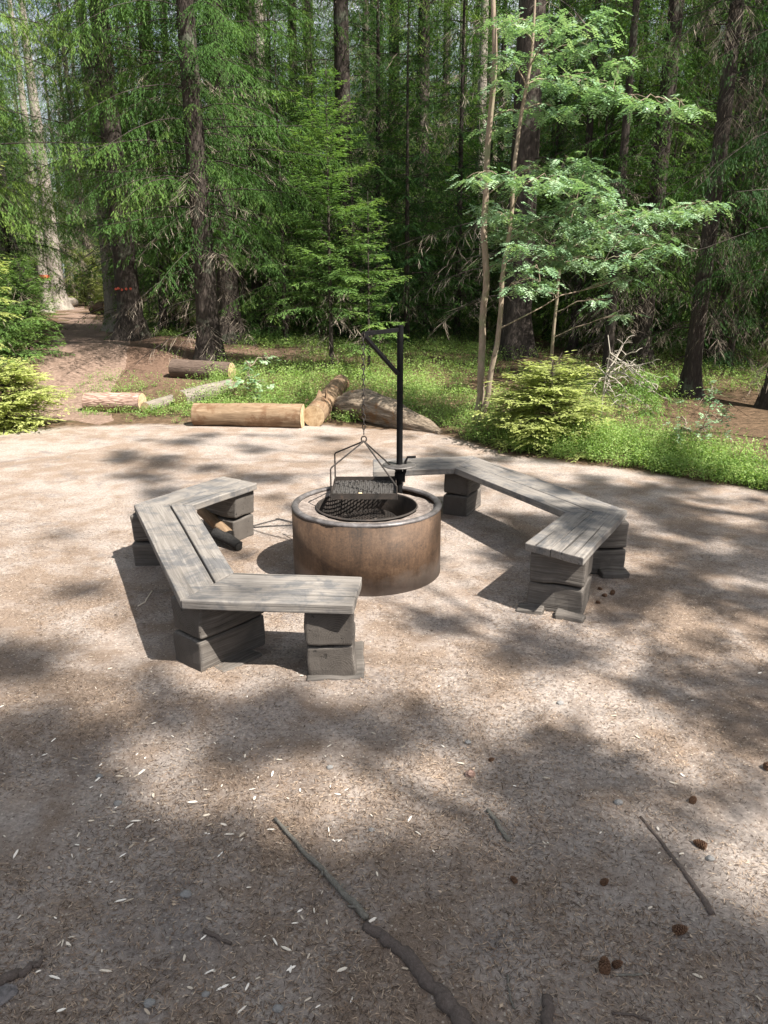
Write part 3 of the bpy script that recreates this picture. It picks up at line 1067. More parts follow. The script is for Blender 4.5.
# splintered stump
p = gp(322, 420)
mb = MB()
n, vs, fs = 14, [], []
for i, s in enumerate((0, .35, .7, 1)):
    for k in range(n):
        a = 2 * PI * k / n
        r = (.11 - .05 * s) * (1 + .25 * mnoise.noise((math.cos(a) * 2, math.sin(a) * 2, s)))
        top = .22 + .20 * (0.5 + 0.5 * math.cos(a * 3 + 1)) * (0.6 + .4 * math.cos(a - .5))
        vs.append((r * math.cos(a) * 1.1, r * math.sin(a), -.05 + s * (top + .05)))
for i in range(3):
    for k in range(n):
        fs.append((i * n + k, i * n + (k + 1) % n, (i + 1) * n + (k + 1) % n, (i + 1) * n + k))
vs.append((0, 0, .12)); fs += [(3 * n + k, 3 * n + (k + 1) % n, len(vs) - 1) for k in range(n)]
mb.add(vs, fs)
mb.v = [(q[2] * 1.0, q[1], -q[0]) for q in mb.v]
o = mb.build('broken_stump', M['log_dark'], None, loc=p)
o.rotation_euler = (0, -PI / 2, 0.4)
o.data.materials[0] = M['log_pale']
tag(o, 'splintered brown stump between the leaning log and the grey trunk', 'stump')
# old weathered trunk
mb = MB()
pts = [gp(330, 416), gp(345, 418), gp(365, 420), gp(388, 424), gp(408, 428), gp(428, 431), gp(440, 434)]
zz = [.03, .13, .17, .14, .08, .04, .01]
rr = [.05, .16, .20, .185, .13, .085, .04]
vs, fs, n = [], [], 44
dd = (pts[-1] - pts[0]).normalized()
sd = Vector((-dd.y, dd.x, 0))
NS = 40
for i in range(NS + 1):
    u = i / NS * (len(pts) - 1)
    k0 = min(int(u), len(pts) - 2)
    f = u - k0
    q = pts[k0].lerp(pts[k0 + 1], f)
    zc_, r_ = zz[k0] + (zz[k0 + 1] - zz[k0]) * f, rr[k0] + (rr[k0 + 1] - rr[k0]) * f
    for k in range(n):
        a = 2 * PI * k / n
        ca, sa = math.cos(a), math.sin(a)
        rad = r_ * (1 + .26 * mnoise.noise((u * .7, ca * 1.5, sa * 1.5)) + .16 * mnoise.noise((u * .35, ca * 5, sa * 5)) + .10 * mnoise.noise((u * .9, ca * 12, sa * 12)) + .05 * mnoise.noise((u * 6, ca * 6, sa * 6)))
        vs.append(q + Vector((0, 0, zc_)) + sd * ca * rad + Vector((0, 0, sa * rad * .95)) + dd * .06 * mnoise.noise((ca * 6, sa * 6, 3)))
for i in range(NS):
    for k in range(n):
        fs.append((i * n + k, (i + 1) * n + k, (i + 1) * n + (k + 1) % n, i * n + (k + 1) % n))
fs += [tuple(range(n)), tuple(range((NS + 1) * n - 1, (NS + 1) * n - 1 - n, -1))]
c0 = pts[2].copy()
R3 = Matrix((dd, sd, dd.cross(sd))).to_3x3()
# ragged hollow at the thick end
for k in range(n):
    vs[k] = vs[k] - dd * (.05 + .10 * abs(mnoise.noise((math.cos(2 * PI * k / n) * 4, math.sin(2 * PI * k / n) * 4, 8))))
mb.add([R3 @ (v - c0) for v in vs], fs)
o = mb.build('weathered_log', M['log_old'], None, loc=c0)
o.rotation_euler = R3.transposed().to_euler()
for f_ in o.data.polygons:
    f_.use_smooth = True
tag(o, 'weathered grey old trunk lying behind the crane post', 'log')

# ------------------------------------------------------------------ small things on the ground
def bumpy_tube(name, label, cat, pix, r, mat, sink=0.3, n=9, group=None, lift=0.0, r_end=None, wob=0.12, stubs=0):
    P = [gp(*q) for q in pix]
    # subdivide
    pts = []
    for a, b in zip(P, P[1:]):
        for j in range(5):
            pts.append(a.lerp(b, j / 5))
    pts.append(P[-1])
    c0 = P[0].copy()
    m = len(pts)
    rad, out = [], []
    for i, q in enumerate(pts):
        s = i / (m - 1)
        k = (r + ((r_end if r_end is not None else r) - r) * s) * (1 + wob * 2 * mnoise.noise((i * .9, r * 100, 3)))
        out.append(Vector((q.x, q.y, terr(q.x, q.y))) + Vector((mnoise.noise((i * .5, 1, r * 50)) * r * .8, mnoise.noise((i * .5, 8, r * 50)) * r * .8, k * (1 - 2 * sink) + lift)) - c0)
        rad.append(k)
    mb = MB(); mb.tube(out, rad, n=n)
    for q in range(stubs):
        i = int((q + .6) / stubs * (m - 1))
        e = Vector((math.cos(q * 2.4), math.sin(q * 2.4), .45)) * (.018 + .012 * (q % 3))
        mb.tube([out[i], out[i] + e * .5, out[i] + e + Vector((0, 0, -.003))], [rad[i] * .5, rad[i] * .4, rad[i] * .25], n=6)
    o = mb.build(name, M[mat], None, sm=True, loc=c0)
    return tag(o, label, cat, group)


RG = 'tree roots showing through the ground'
bumpy_tube('root', 'thick dark root leaving the bottom edge below the lichen stick', 'root', [(364, 929), (385, 941), (405, 957), (428, 986), (450, 1013), (475, 1045)], .014, 'root', .34, group=RG, r_end=.023, wob=.2)
bumpy_tube('root', 'short dark root at the left edge', 'root', [(-20, 1000), (8, 981), (28, 972), (46, 964)], .018, 'root', .3, group=RG, r_end=.006)
bumpy_tube('root', 'stub of root at the bottom edge right of the thick root', 'root', [(546, 1003), (547, 1020), (549, 1050)], .014, 'root', .3, group=RG)
bumpy_tube('root', 'thin half buried root in the patch of sun at right', 'root', [(640, 820), (662, 846), (682, 872), (698, 896), (712, 918)], .005, 'root', .46, group=RG, r_end=.010)
bumpy_tube('stick', 'long grey stick with lichen lying on the trampled ground', 'stick', [(275, 823), (297, 850), (322, 873), (345, 902), (367, 923)], .0055, 'stick', .0, r_end=.0095, lift=.003, stubs=5)
bumpy_tube('stick', 'pale weathered stick in the shade at right of the ring of benches', 'stick', [(487, 815), (497, 826), (509, 843)], .007, 'stick', .1)
bumpy_tube('twig', 'small broken dark twig lying left of the lichen stick', 'twig', [(204, 935), (217, 941), (231, 950)], .006, 'root', 0, r_end=.004)
bumpy_tube('twig', 'thin curved twig in the shadow beside the left bench', 'twig', [(138, 608), (145, 604), (152, 592)], .004, 'chip', 0)
bumpy_tube('twig', 'thin pale twig near the bottom edge of the ground', 'twig', [(507, 979), (510, 1000), (514, 1015)], .0025, 'stick', 0)
bumpy_tube('twig', 'thin dark twig near the cones at lower right', 'twig', [(612, 1017), (632, 1021), (652, 1023)], .003, 'root', 0)
bumpy_tube('twig', 'forked grey twig beside the pair of cones', 'twig', [(612, 981), (626, 980), (642, 977)], .0028, 'stick', 0)


def rock(label, pix, sx, sy, sz, mat='stone', seed=0, name='rock', group=None, sink=.4, rz=0.0):
    p = gp(*pix)
    bm = bmesh.new()
    bmesh.ops.create_icosphere(bm, subdivisions=4, radius=1)
    for v in bm.verts:
        c = v.co.copy()
        k = 1 + .22 * mnoise.noise(c * 1.1 + Vector((seed * 5.1, 0, 0))) + .09 * mnoise.noise(c * 3.1 + Vector((0, seed * 3.3, 0)))
        v.co = Vector((c.x * sx * k, c.y * sy * k, c.z * sz * k))
    for f in bm.faces:
        f.smooth = True
    me = bpy.data.meshes.new(name)
    bm.to_mesh(me); bm.free()
    o = link(name, me, M[mat])
    o.location = p + Vector((0, 0, sz * (1 - 2 * sink)))
    o.rotation_euler = (0, 0, rz)
    return tag(o, label, 'rock', group)


rock('small dark rock half buried at the left edge below the short root', (4, 998), .03, .03, .014, 'dark_rock', seed=2, sink=.45)

rock('small brown stone in the sun in front of the fire ring', (470, 777), .017, .014, .013, 'log_red', seed=3, sink=.2)
SG = 'small grey stones scattered on the ground'
for i, (px, py, s) in enumerate([(186, 896, .016), (118, 805, .014), (372, 833, .010), (150, 1008, .014), (206, 996, .010), (618, 805, .014), (278, 1012, .013), (330, 770, .012), (468, 745, .012), (100, 780, .012), (710, 860, .013), (560, 705, .014)]):
    rock('small grey stone lying loose on the trampled ground', (px, py), s, s * .8, s * .6, seed=10 + i, group=SG, sink=.25, name='small_stone')


def cone_mesh():
    mb = MB()
    Lc, nr = .05, 11
    for i in range(nr):
        s = i / (nr - 1)
        r = .014 * math.sin(PI * min(1, .18 + .82 * s)) ** .7 * (1 - .25 * s) + .003
        for k in range(7):
            a = 2 * PI * (k + .5 * (i % 2)) / 7
            c, sn = math.cos(a), math.sin(a)
            x = s * Lc
            t = Vector((0, -sn, c))
            o_ = Vector((0, c, sn))
            ax = Vector((1, 0, 0))
            b = ax * x + o_ * r * .35
            w = .0052
            tip = ax * (x + .004) + o_ * (r + .0035)
            vs = [b - t * w * .6, b + t * w * .6, tip + t * w - ax * .002, tip - t * w - ax * .002, tip + ax * .003, b + ax * .004]
            mb.add(vs, [(0, 1, 2, 3), (3, 2, 4), (0, 3, 4, 5), (1, 5, 4, 2), (0, 5, 1)])
    mb.tube([(0, 0, 0), (Lc * .5, 0, 0), (Lc, 0, 0)], [.005, .007, .003], n=6)
    return mb.mesh('spruce_cone')


cm_ = cone_mesh()
CG = 'brown cones lying on the ground'
for px, py, rz, sc, lb in [(604, 978, 1.3, .8, 'open brown cone, larger of the pair at lower right'), (613, 968, .4, .5, 'small dark cone touching the larger cone of the pair'),
                           (673, 935, .2, .7, 'dark cone alone at lower right near the sunlit patch'), (516, 884, 2.0, .45, 'tiny dark cone in the shade below the pale stick'),
                           (601, 888, .6, .5, 'small dark cone in the shade left of the thin root'), (706, 851, 2.4, .7, 'dark cone in the shade beside the thin half buried root'),
                           (691, 806, .9, .6, 'dark cone at the upper end of the thin half buried root'), (764, 771, .1, .9, 'reddish cone in the sun at the right edge'),
                           (489, 763, .5, .4, 'tiny dark cone beside the small brown stone')]:
    q = gp(px, py)
    o = link('spruce_cone', cm_, M['cone'])
    o.location = q + Vector((0, 0, .012 * sc)); o.rotation_euler = (.3, 0, rz); o.scale = (sc,) * 3
    tag(o, lb, 'cone', CG)
# bits of bark beside the right bench
for i, (px, py) in enumerate([(598, 590), (606, 598), (613, 594), (596, 604)]):
    o = link('bark_piece', cm_, None)
    q = gp(px, py)
    o.location = q + Vector((0, 0, .012)); o.rotation_euler = (i, .4, i * 2.1); o.scale = (.45 + .12 * (i % 3),) * 3
    tag(o, 'dark cone lying in the sun beside the end of the right bench', 'cone', 'cones beside the right bench')
    o.name = 'spruce_cone'

# pale wood chips
rnd = random.Random(4)
chips = []
for k in range(5):
    mb = MB()
    L_, W_ = .019 + .004 * k, .0055 + .001 * (k % 3)
    vs = [(-L_ / 2, 0, 0), (-L_ * .2, W_ / 2, .001), (L_ * .3, W_ * .4, .001), (L_ / 2, 0, 0), (L_ * .25, -W_ / 2, 0), (-L_ * .25, -W_ * .45, 0)]
    top = [(x, y, z + .0025) for x, y, z in vs]
    mb.add(vs + top, [(5, 4, 3, 2, 1, 0), tuple(range(6, 12))] + [(i, (i + 1) % 6, (i + 1) % 6 + 6, i + 6) for i in range(6)])
    me = mb.mesh('wood_chip')
    a = me.attributes.new('tint', 'FLOAT', 'POINT')
    a.data.foreach_set('value', [.6] * len(me.vertices))
    me.materials.append(M['chip'])
    chips.append(me)
cnt = 0
spots = [(130, 828), (112, 830), (146, 846), (152, 842), (78, 850), (106, 973), (213, 973), (291, 973), (223, 994), (327, 925), (363, 920), (318, 1008), (340, 845), (300, 912), (405, 975), (72, 940), (63, 945), (148, 1018), (242, 1012), (308, 1003), (56, 922), (60, 948)]
while len(spots) < 230:
    px = rnd.choice([rnd.uniform(0, 768), rnd.uniform(0, 470), rnd.uniform(60, 330)])
    py = rnd.choice([rnd.uniform(645, 1020), rnd.uniform(650, 860)])
    spots.append((px, py))
for px, py in spots:
    q = gp(px, py)
    o = link('wood_chip', rnd.choice(chips))
    o.location = q + Vector((0, 0, .003))
    o.rotation_euler = (rnd.uniform(-.25, .25), rnd.uniform(-.2, .2), rnd.uniform(0, 6.28))
    s = rnd.uniform(.42, 1.08) * (0.8 if py < 760 else 1)
    o.scale = (s, s, s)
    tag(o, 'pale splinter of wood lying on the trampled ground', 'wood chip', 'pale wood chips on the ground')

# fallen needles: nobody could count them
rng = np.random.default_rng(8)
N = 330000
d_ = .3 + 5.45 * rng.random(N) ** 1.45
x_ = (rng.random(N) * 2 - 1) * (0.62 * d_ + .75)
keep = np.array([mnoise.noise((a * 1.7, b * 1.7, 4)) + .5 * mnoise.noise((a * 6, b * 6, 1)) + .35 > rng.random() * .9 - .25 for a, b in zip(x_, d_)])
inr = (x_ - RC[0]) ** 2 + (d_ - RC[1]) ** 2 > .47 ** 2
x_, d_ = x_[keep & inr], d_[keep & inr]
P = np.stack([x_, d_, [terr(a, b) + .003 for a, b in zip(x_, d_)]], 1)
th = rng.random(len(P)) * 2 * PI
D = unit(np.stack([np.cos(th), np.sin(th), rng.normal(.06, .12, len(P))], 1))
v, q, t = quads_from(P, D, .010 + .018 * rng.random(len(P)), .0014 + .0011 * rng.random(len(P)), unit(np.stack([rng.normal(0, .3, len(P)), rng.normal(0, .3, len(P)), np.ones(len(P))], 1)), rng, rng.random(len(P)))
K = 2600
i_ = rng.integers(0, len(P), K)
th = rng.random(K) * 2 * PI
v2, q2, t2 = quads_from(P[i_] + np.stack([rng.normal(0, .05, K), rng.normal(0, .05, K), np.full(K, .004)], 1), unit(np.stack([np.cos(th), np.sin(th), rng.normal(0, .2, K)], 1)), .005 + .013 * rng.random(K) ** 2, .003 + .006 * rng.random(K) ** 2, unit(np.stack([rng.normal(0, .3, K), rng.normal(0, .3, K), np.ones(K)], 1)), rng, rng.random(K))
v, q, t = np.concatenate([v, v2]), np.concatenate([q, q2 + len(v)]), np.concatenate([t, t2])
tag(link('needle_litter', np_mesh('needle_litter', v, q, t), M['needle']), 'brown fallen needles spread over the trampled ground', 'needles', kind='stuff')


# ------------------------------------------------------------------ spruces
kinds = {
    'edge': make_spruce(11, H=19, r0=.225, z0=2.7, Lmax=3.1, dead_to=5.5, whorl=.30, per=6, hang=.9, dead_n=40, gap=.12),
    'edge2': make_spruce(12, H=18, r0=.21, z0=2.1, Lmax=2.9, dead_to=5.0, whorl=.29, per=6, hang=.85, dead_n=50, gap=.12),
    'mid': make_spruce(13, H=18, r0=.19, z0=2.0, Lmax=2.8, dead_to=5.5, whorl=.27, per=6, hang=.75, dens=.85, dead_n=90, gap=.15),
    'mid2': make_spruce(14, H=16, r0=.16, z0=1.2, Lmax=2.3, dead_to=3.0, whorl=.28, per=6, hang=.65, dens=.85, dead_n=40, gap=.15),
    'bare': make_spruce(15, H=20, r0=.20, z0=5.0, Lmax=2.4, dead_to=8.0, whorl=.36, per=5, hang=.9, dens=.8, dead_n=130, gap=.2, dead_L=(.5, 2.2)),
    'bare2': make_spruce(16, H=19, r0=.17, z0=6.0, Lmax=2.2, dead_to=9.0, whorl=.38, per=5, hang=.8, dens=.8, dead_n=110, gap=.2, dead_L=(.4, 1.6)),
    'slim': make_spruce(17, H=11, r0=.075, z0=1.6, Lmax=1.4, dead_to=3.0, whorl=.26, per=4, hang=.5, dens=.9, dead_n=40, gap=.25, dead_L=(.3, .9)),
    'young': make_spruce(18, H=4.3, r0=.038, z0=.95, Lmax=1.3, dead_to=1.3, whorl=.17, per=7, hang=.25, young=True, dead_n=26, gap=.1, dead_L=(.3, .75)),
    'young2': make_spruce(19, H=2.8, r0=.028, z0=.5, Lmax=.95, dead_to=.9, whorl=.17, per=6, hang=.25, young=True, dead_n=14, gap=.08, dead_L=(.2, .6)),
    'low': make_spruce(23, H=6.5, r0=.06, z0=.25, Lmax=1.9, whorl=.17, per=6, hang=.6, dens=.9, gap=.1, dead_to=1.2, dead_n=14, dead_L=(.3, .8)),
    'low2': make_spruce(24, H=4.2, r0=.045, z0=.15, Lmax=1.5, whorl=.14, per=6, hang=.55, dens=.9, gap=.1),
    'bush': make_spruce(20, H=1.05, r0=.016, z0=.06, Lmax=.78, whorl=.048, per=13, hang=.25, young=True, gap=.0),
    'bush2': make_spruce(21, H=1.6, r0=.02, z0=.1, Lmax=1.0, whorl=.08, per=9, hang=.3, young=True, gap=.05),
}
for k_, m_ in kinds.items():
    m_[0].materials.append(M['bark'])
    m_[1].materials.append(M['spruce_young'] if k_.startswith(('young', 'bush')) else M['spruce'])
    if m_[2]:
        m_[2].materials.append(M['dead_twig'])

occupied = []


def named(kind, px, y, rz, scale, label, **kw):
    q = onground(px, y)
    occupied.append((q.x, q.y, kw.pop('clear', 1.6)))
    return place_spruce(kinds[kind], q, rz, scale, label, **kw)


t_dots = named('edge', 131, 15.4, 0.6, 1.0, 'thick spruce with a band of red paint dots, beside the path')
# painted dots round the trunk, each a flat dab on the bark
q0 = t_dots.location
bp = aty(130, 289, q0.y)
tm = kinds['edge'][0]
zrel = bp.z - q0.z
rr_ = .225 * (1 - .93 * zrel / 19) * (1 + .75 * math.exp(-zrel / .2475)) * 1.03
for k in range(7):
    a = -PI / 2 + (k - 3) * .36 + math.atan2(-q0.x, q0.y)
    mb = MB(); mb.lathe([(.0, .006), (.021, .005), (.025, 0), (.025, -.06), (0, -.06)], 12)
    o = mb.build('paint_dot', M['paint'], t_dots)
    loc = Vector((math.cos(a), math.sin(a), 0)) * (rr_ + .003)
    loc.z = zrel + .012 * math.sin(k * 2.2)
    Rm = Matrix.Rotation(-t_dots.rotation_euler.z, 3, 'Z')
    o.location = Rm @ loc
    o.rotation_euler = (Rm @ Vector((math.cos(a), math.sin(a), .04))).to_track_quat('Z', 'Y').to_euler()
named('bare', 114, 20.5, 2.0, .95, 'pale trunked spruce just behind the spruce with red paint dots', bark=M['bark_pale'])
named('edge2', 209, 13.2, 1.1, .9, 'dark spruce with drooping boughs standing over the dark bark log')
named('young', 332, 12.0, .4, 1.0, 'slender young spruce behind the grey fallen trunk, with bare twigs at its foot', clear=.8)
named('young2', 369, 11.9, 1.9, .95, 'small young spruce close right of the slender young spruce', clear=.7)
named('bare2', 347, 17.0, .2, 1.15, 'tall dark bare trunk straight behind the crane arm')
named('mid', 420, 18.5, 3.9, 1.0, 'dark trunked spruce with drooping boughs right of the crane post')
named('mid', 392, 21.5, 3.0, 1.0, 'dark spruce with low boughs to the ground right of the crane post')
named('bare2', 513, 13.4, 1.2, 1.45, 'thick straight trunk directly behind the double-stemmed rowan')
named('mid2', 440, 26.0, 2.0, 1.0, 'spruce seen between the crane post and the rowan, deep in the forest')
named('mid', 170, 19.0, 4.2, 1.05, 'spruce standing back between the two thick spruces by the path')
named('edge2', 262, 17.5, .3, 1.0, 'spruce with green boughs left of the slender young spruce')
named('mid2', 302, 20.5, 5.0, 1.0, 'spruce just behind and left of the slender young spruce')
named('edge', -22, 13.0, 2.2, .9, 'drooping spruce at the left edge beyond the pale bush', clear=1.2)
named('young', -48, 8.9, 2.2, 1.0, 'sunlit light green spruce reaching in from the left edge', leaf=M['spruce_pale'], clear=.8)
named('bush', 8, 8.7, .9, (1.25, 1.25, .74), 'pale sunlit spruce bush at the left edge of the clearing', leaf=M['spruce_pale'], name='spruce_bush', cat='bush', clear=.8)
named('bush2', 30, 13.5, 1.9, 1.05, 'dark low spruce bush left of the path', name='spruce_bush', cat='bush', clear=.8)
named('bush2', 2, 12.2, .4, 1.0, 'dark low spruce bush at the left edge behind the pale bush', name='spruce_bush', cat='bush', clear=.8)
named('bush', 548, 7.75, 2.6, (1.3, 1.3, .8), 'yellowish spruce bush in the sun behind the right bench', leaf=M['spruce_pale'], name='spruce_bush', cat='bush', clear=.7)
named('mid2', 640, 12.6, 1.4, .95, 'dark spruce behind the dry dead sapling', clear=1.3)
named('bare', 690, 10.6, 2.7, (.55, .55, .85), 'grey trunk with bare lower twigs behind the leafy sapling at right')
named('bare2', 712, 13.0, .9, .9, 'thin straight trunk right of the grey trunk with bare lower twigs', clear=1.2)
named('slim', 606, 12.0, .3, 1.05, 'very thin dark trunk left of the dry dead sapling', clear=.9)
named('slim', 573, 14.5, 3.3, 1.1, 'very thin dark trunk behind the slanting rowan sapling', clear=.9)
named('edge2', 776, 9.8, 3.0, (.7, .7, .85), 'dark spruce at the right edge with hanging boughs', clear=1.5)
named('mid2', 736, 16.0, 5.2, 1.0, 'spruce standing back near the right edge')
named('mid', 668, 17.5, .8, 1.0, 'spruce standing behind the pale boulder')
named('mid2', 596, 18.0, 2.8, 1.05, 'spruce deep in the shade behind the slanting rowan sapling')
named('mid', 545, 20.0, 1.8, 1.0, 'spruce in the shade right of the thick straight trunk')

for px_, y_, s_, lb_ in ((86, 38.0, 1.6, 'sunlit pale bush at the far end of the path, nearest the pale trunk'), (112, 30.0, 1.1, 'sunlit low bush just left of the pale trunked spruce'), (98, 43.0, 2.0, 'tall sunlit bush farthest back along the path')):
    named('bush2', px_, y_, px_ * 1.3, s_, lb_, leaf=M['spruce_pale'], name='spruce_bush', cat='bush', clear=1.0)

for px_, y_, k_, s_ in ((406, 15.0, 'low', .95), (286, 15.8, 'low', .9), (246, 16.6, 'low2', 1.0), (458, 20.5, 'low', 1.0), (590, 14.8, 'low', .9), (655, 14.2, 'low2', 1.1), (728, 12.4, 'low', .85),
                        (545, 17.0, 'low', 1.05), (352, 16.2, 'low2', 1.0), (692, 18.0, 'low', 1.1), (625, 19.5, 'low', 1.0), (500, 22.0, 'low2', 1.2), (758, 14.5, 'low', 1.0), (165, 17.2, 'low', 1.35), (18, 21.0, 'low', 1.5), (456, 16.4, 'low', 1.25), (378, 17.6, 'low', 1.4), (484, 19.2, 'low', 1.5), (618, 15.6, 'low', 1.35), (574, 19.0, 'low', 1.6), (684, 21.0, 'low', 1.6), (225, 19.5, 'low', 1.5), (280, 19.0, 'low', 1.5), (318, 18.5, 'low', 1.0), (185, 22.0, 'low', 1.1), (430, 25.0, 'low', 1.1), (380, 24.0, 'low', 1.1)):
    named(k_, px_, y_, px_ * .37, s_, 'dense dark spruce with boughs down to the ground, hiding the trunk bases', group='dense low spruces among the trunks', clear=1.0)

# pale trunks far left
def snag(px, y, r, H, label, lean=(0, 0), marks=False):
    q = onground(px, y)
    rg = np.random.default_rng(int(px))
    root = empty('pale_tree', q); tag(root, label, 'tree')
    mb = trunk_mb(H, r, rg, lean=lean)
    o = mb.build('trunk', M['bark_pale'], root, sm=True)
    m = 70
    zd = 1.2 + (H - 2) * rg.random(m)
    dv, dq, dt, dax = boughs(rg, np.stack([lean[0] * zd, lean[1] * zd, zd], 1), rg.random(m) * 6.28, .6 + 1.6 * rg.random(m), rg.normal(0, .15, m), .4 + .3 * rg.random(m), .1 * rg.random(m), .16, .12, (.12, .28), .007, hang=.8, bare=True)
    link('dry_sprays', np_mesh('dry_sprays', dv, dq, dt), M['dead_twig'], root)
    if marks:
        b = MB(); b.lathe([(r * 1.06, -.06), (r * 1.08, 0), (r * 1.05, .06)], 20, c=(lean[0] * 1.5, lean[1] * 1.5, 1.35))
        b.build('paint_band', M['paint'], root)
    occupied.append((q.x, q.y, 1.5))


snag(59, 34.0, .34, 17, 'pale sunlit trunk at the far end of the path')
snag(48, 31.0, .20, 16, 'trunk with a red painted band at the far end of the path', marks=True)
named('edge', -8, 18.5, 4.0, 1.0, 'drooping spruce left of the path, in front of the pale leaning trunk', clear=1.2)
named('edge', 232, 15.6, 3.3, .95, 'spruce with hanging boughs right of the dark spruce over the log', clear=1.2)
snag(22, 22.0, .28, 17, 'pale leaning trunk left of the path', lean=(-.03, 0))
snag(268, 26.0, .26, 17, 'pale dry tree deep behind the spruces left of centre', lean=(.01, 0))
snag(475, 24.0, .2, 16, 'pale dry tree deep in the forest behind the rowan')
snag(455, 31.0, .22, 16, 'pale dry tree far behind, between the crane post and the rowan')

# the forest behind: spruces nothing tells apart
rnd = random.Random(21)
FL = 'tall dark spruce deep in the forest, behind the front row of trees'
fill = ['mid', 'mid2', 'edge2', 'mid', 'bare', 'edge2', 'mid2', 'mid2', 'slim', 'edge']
made = 0
tries = 0
while made < 262 and tries < 20000:
    tries += 1
    y = 18.0 + 68 * rnd.random() ** 1.2
    x = rnd.uniform(-1, 1) * (0.56 * y + 4)
    pxx = path_x(y)
    if pxx is not None and abs(x - pxx) < (1.7 if y < 34 else 1.2):
        continue
    dmin = 1.6 + .014 * y
    if pxx is not None and 19 < y < 40 and -1.9 < x - pxx < 5.5:
        continue
    if any((x - a) ** 2 + (y - b) ** 2 < max(c, dmin) ** 2 for a, b, c in occupied):
        continue
    occupied.append((x, y, dmin))
    s = rnd.uniform(.85, 1.25)
    place_spruce(kinds[rnd.choice(fill)], (x, y, terr(x, y)), rnd.uniform(0, 6.28), (s, s, s * rnd.uniform(.95, 1.1)), FL, 'spruces deep in the forest')
    made += 1
# low young spruces between them
made = tries = 0
while made < 70 and tries < 5000:
    tries += 1
    y = 14.5 + 24 * rnd.random()
    x = rnd.uniform(-1, 1) * (0.54 * y + 1)
    pxx = path_x(y)
    if pxx is not None and abs(x - pxx) < 2.0 or (abs(x + 4.6) < 3 and y < 17):
        continue
    if any((x - a) ** 2 + (y - b) ** 2 < 1.0 for a, b, c in occupied):
        continue
    occupied.append((x, y, 1.0))
    s = rnd.uniform(.6, 1.2)
    place_spruce(kinds[rnd.choice(['young', 'young2', 'bush2'])], (x, y, terr(x, y)), rnd.uniform(0, 6.28), s, 'low young spruce in the undergrowth between the tall trunks', 'young spruces in the undergrowth', leaf=M['spruce'] if rnd.random() < .6 else None, name='young_spruce')
    made += 1
# forest beside the clearing, whose crowns shade the right-hand woods
SG2 = 'spruces beside the clearing'
for x, y, k_, s in [(8.4, 10.8, 'edge', 1.0), (8.0, 13.6, 'mid', 1.0), (10.2, 13.6, 'edge2', 1.05), (11.6, 10.0, 'mid', 1.1), (13.0, 14.5, 'edge', 1.0), (9.6, 17.0, 'edge2', 1.0),
                    (12.4, 18.5, 'mid', 1.1), (15.0, 11.5, 'edge2', 1.1), (-10.5, 10.0, 'edge', 1.0), (-12.5, 14.5, 'mid', 1.0), (-11.0, 5.0, 'edge2', 1.1), (-13.0, -1.0, 'mid', 1.1),
                    (-9.5, -7.0, 'edge', 1.0), (-3.0, -11.0, 'edge2', 1.0), (3.0, -13.0, 'mid', 1.0)]:
    place_spruce(kinds[k_], (x, y, terr(x, y)), x * 2.3, s, 'unseen spruce beside the clearing, its crown shaped to shade the ground', SG2)

# ------------------------------------------------------------------ rowan and other broadleaved saplings
def rowan_leaves(rng, centers, radii, n, leafl=(.12, .19), pairs=6, lw=.016, ll=.040, flat=.4):
    Vs, Qs, ts, off = [], [], [], 0
    for (c, r, k) in zip(centers, radii, n):
        p = c + rng.normal(0, 1, (k, 3)) * np.array([r, r, r * flat]) * .55
        az = rng.random(k) * 2 * PI
        D = unit(np.stack([np.cos(az), np.sin(az), rng.normal(-.22, .22, k)], 1))
        L = leafl[0] + (leafl[1] - leafl[0]) * rng.random(k)
        tone = rng.random(k)
        S = unit(np.cross(D, UP + rng.normal(0, .25, (k, 3))))
        N = unit(np.cross(S, D))
        for j in range(pairs * 2 + 1):
            f = .22 + .78 * (j // 2) / pairs
            sg = 1 if j % 2 else -1
            base = p + D * (L * f)[:, None] - UP * (L * .25 * f * f)[:, None]
            dd = D if j == pairs * 2 else unit(D * .5 + S * sg * .9 - UP * .12)
            v, q, t = quads_from(base, unit(dd + rng.normal(0, .08, (k, 3))), ll * (L / .16) * (1 - .25 * abs(f - .6)), np.full(k, lw), unit(N + rng.normal(0, .2, (k, 3))), rng, np.clip(.25 + .5 * tone + rng.normal(0, .07, k), 0, 1))
            Vs.append(v); Qs.append(q + off); ts.append(t); off += len(v)
    return np_mesh('crown', np.concatenate(Vs), np.concatenate(Qs), np.concatenate(ts))


def curve_pts(p0, p1, sag, m=6, seed=0):
    out = []
    for i in range(m + 1):
        s = i / m
        q = Vector(p0).lerp(Vector(p1), s)
        q.z += sag * math.sin(s * PI)
        q += Vector((mnoise.noise((s * 3, seed, 0)), mnoise.noise((s * 3, seed, 5)), mnoise.noise((s * 3, seed, 9)))) * .06 * math.sin(s * PI)
        out.append(q)
    return out


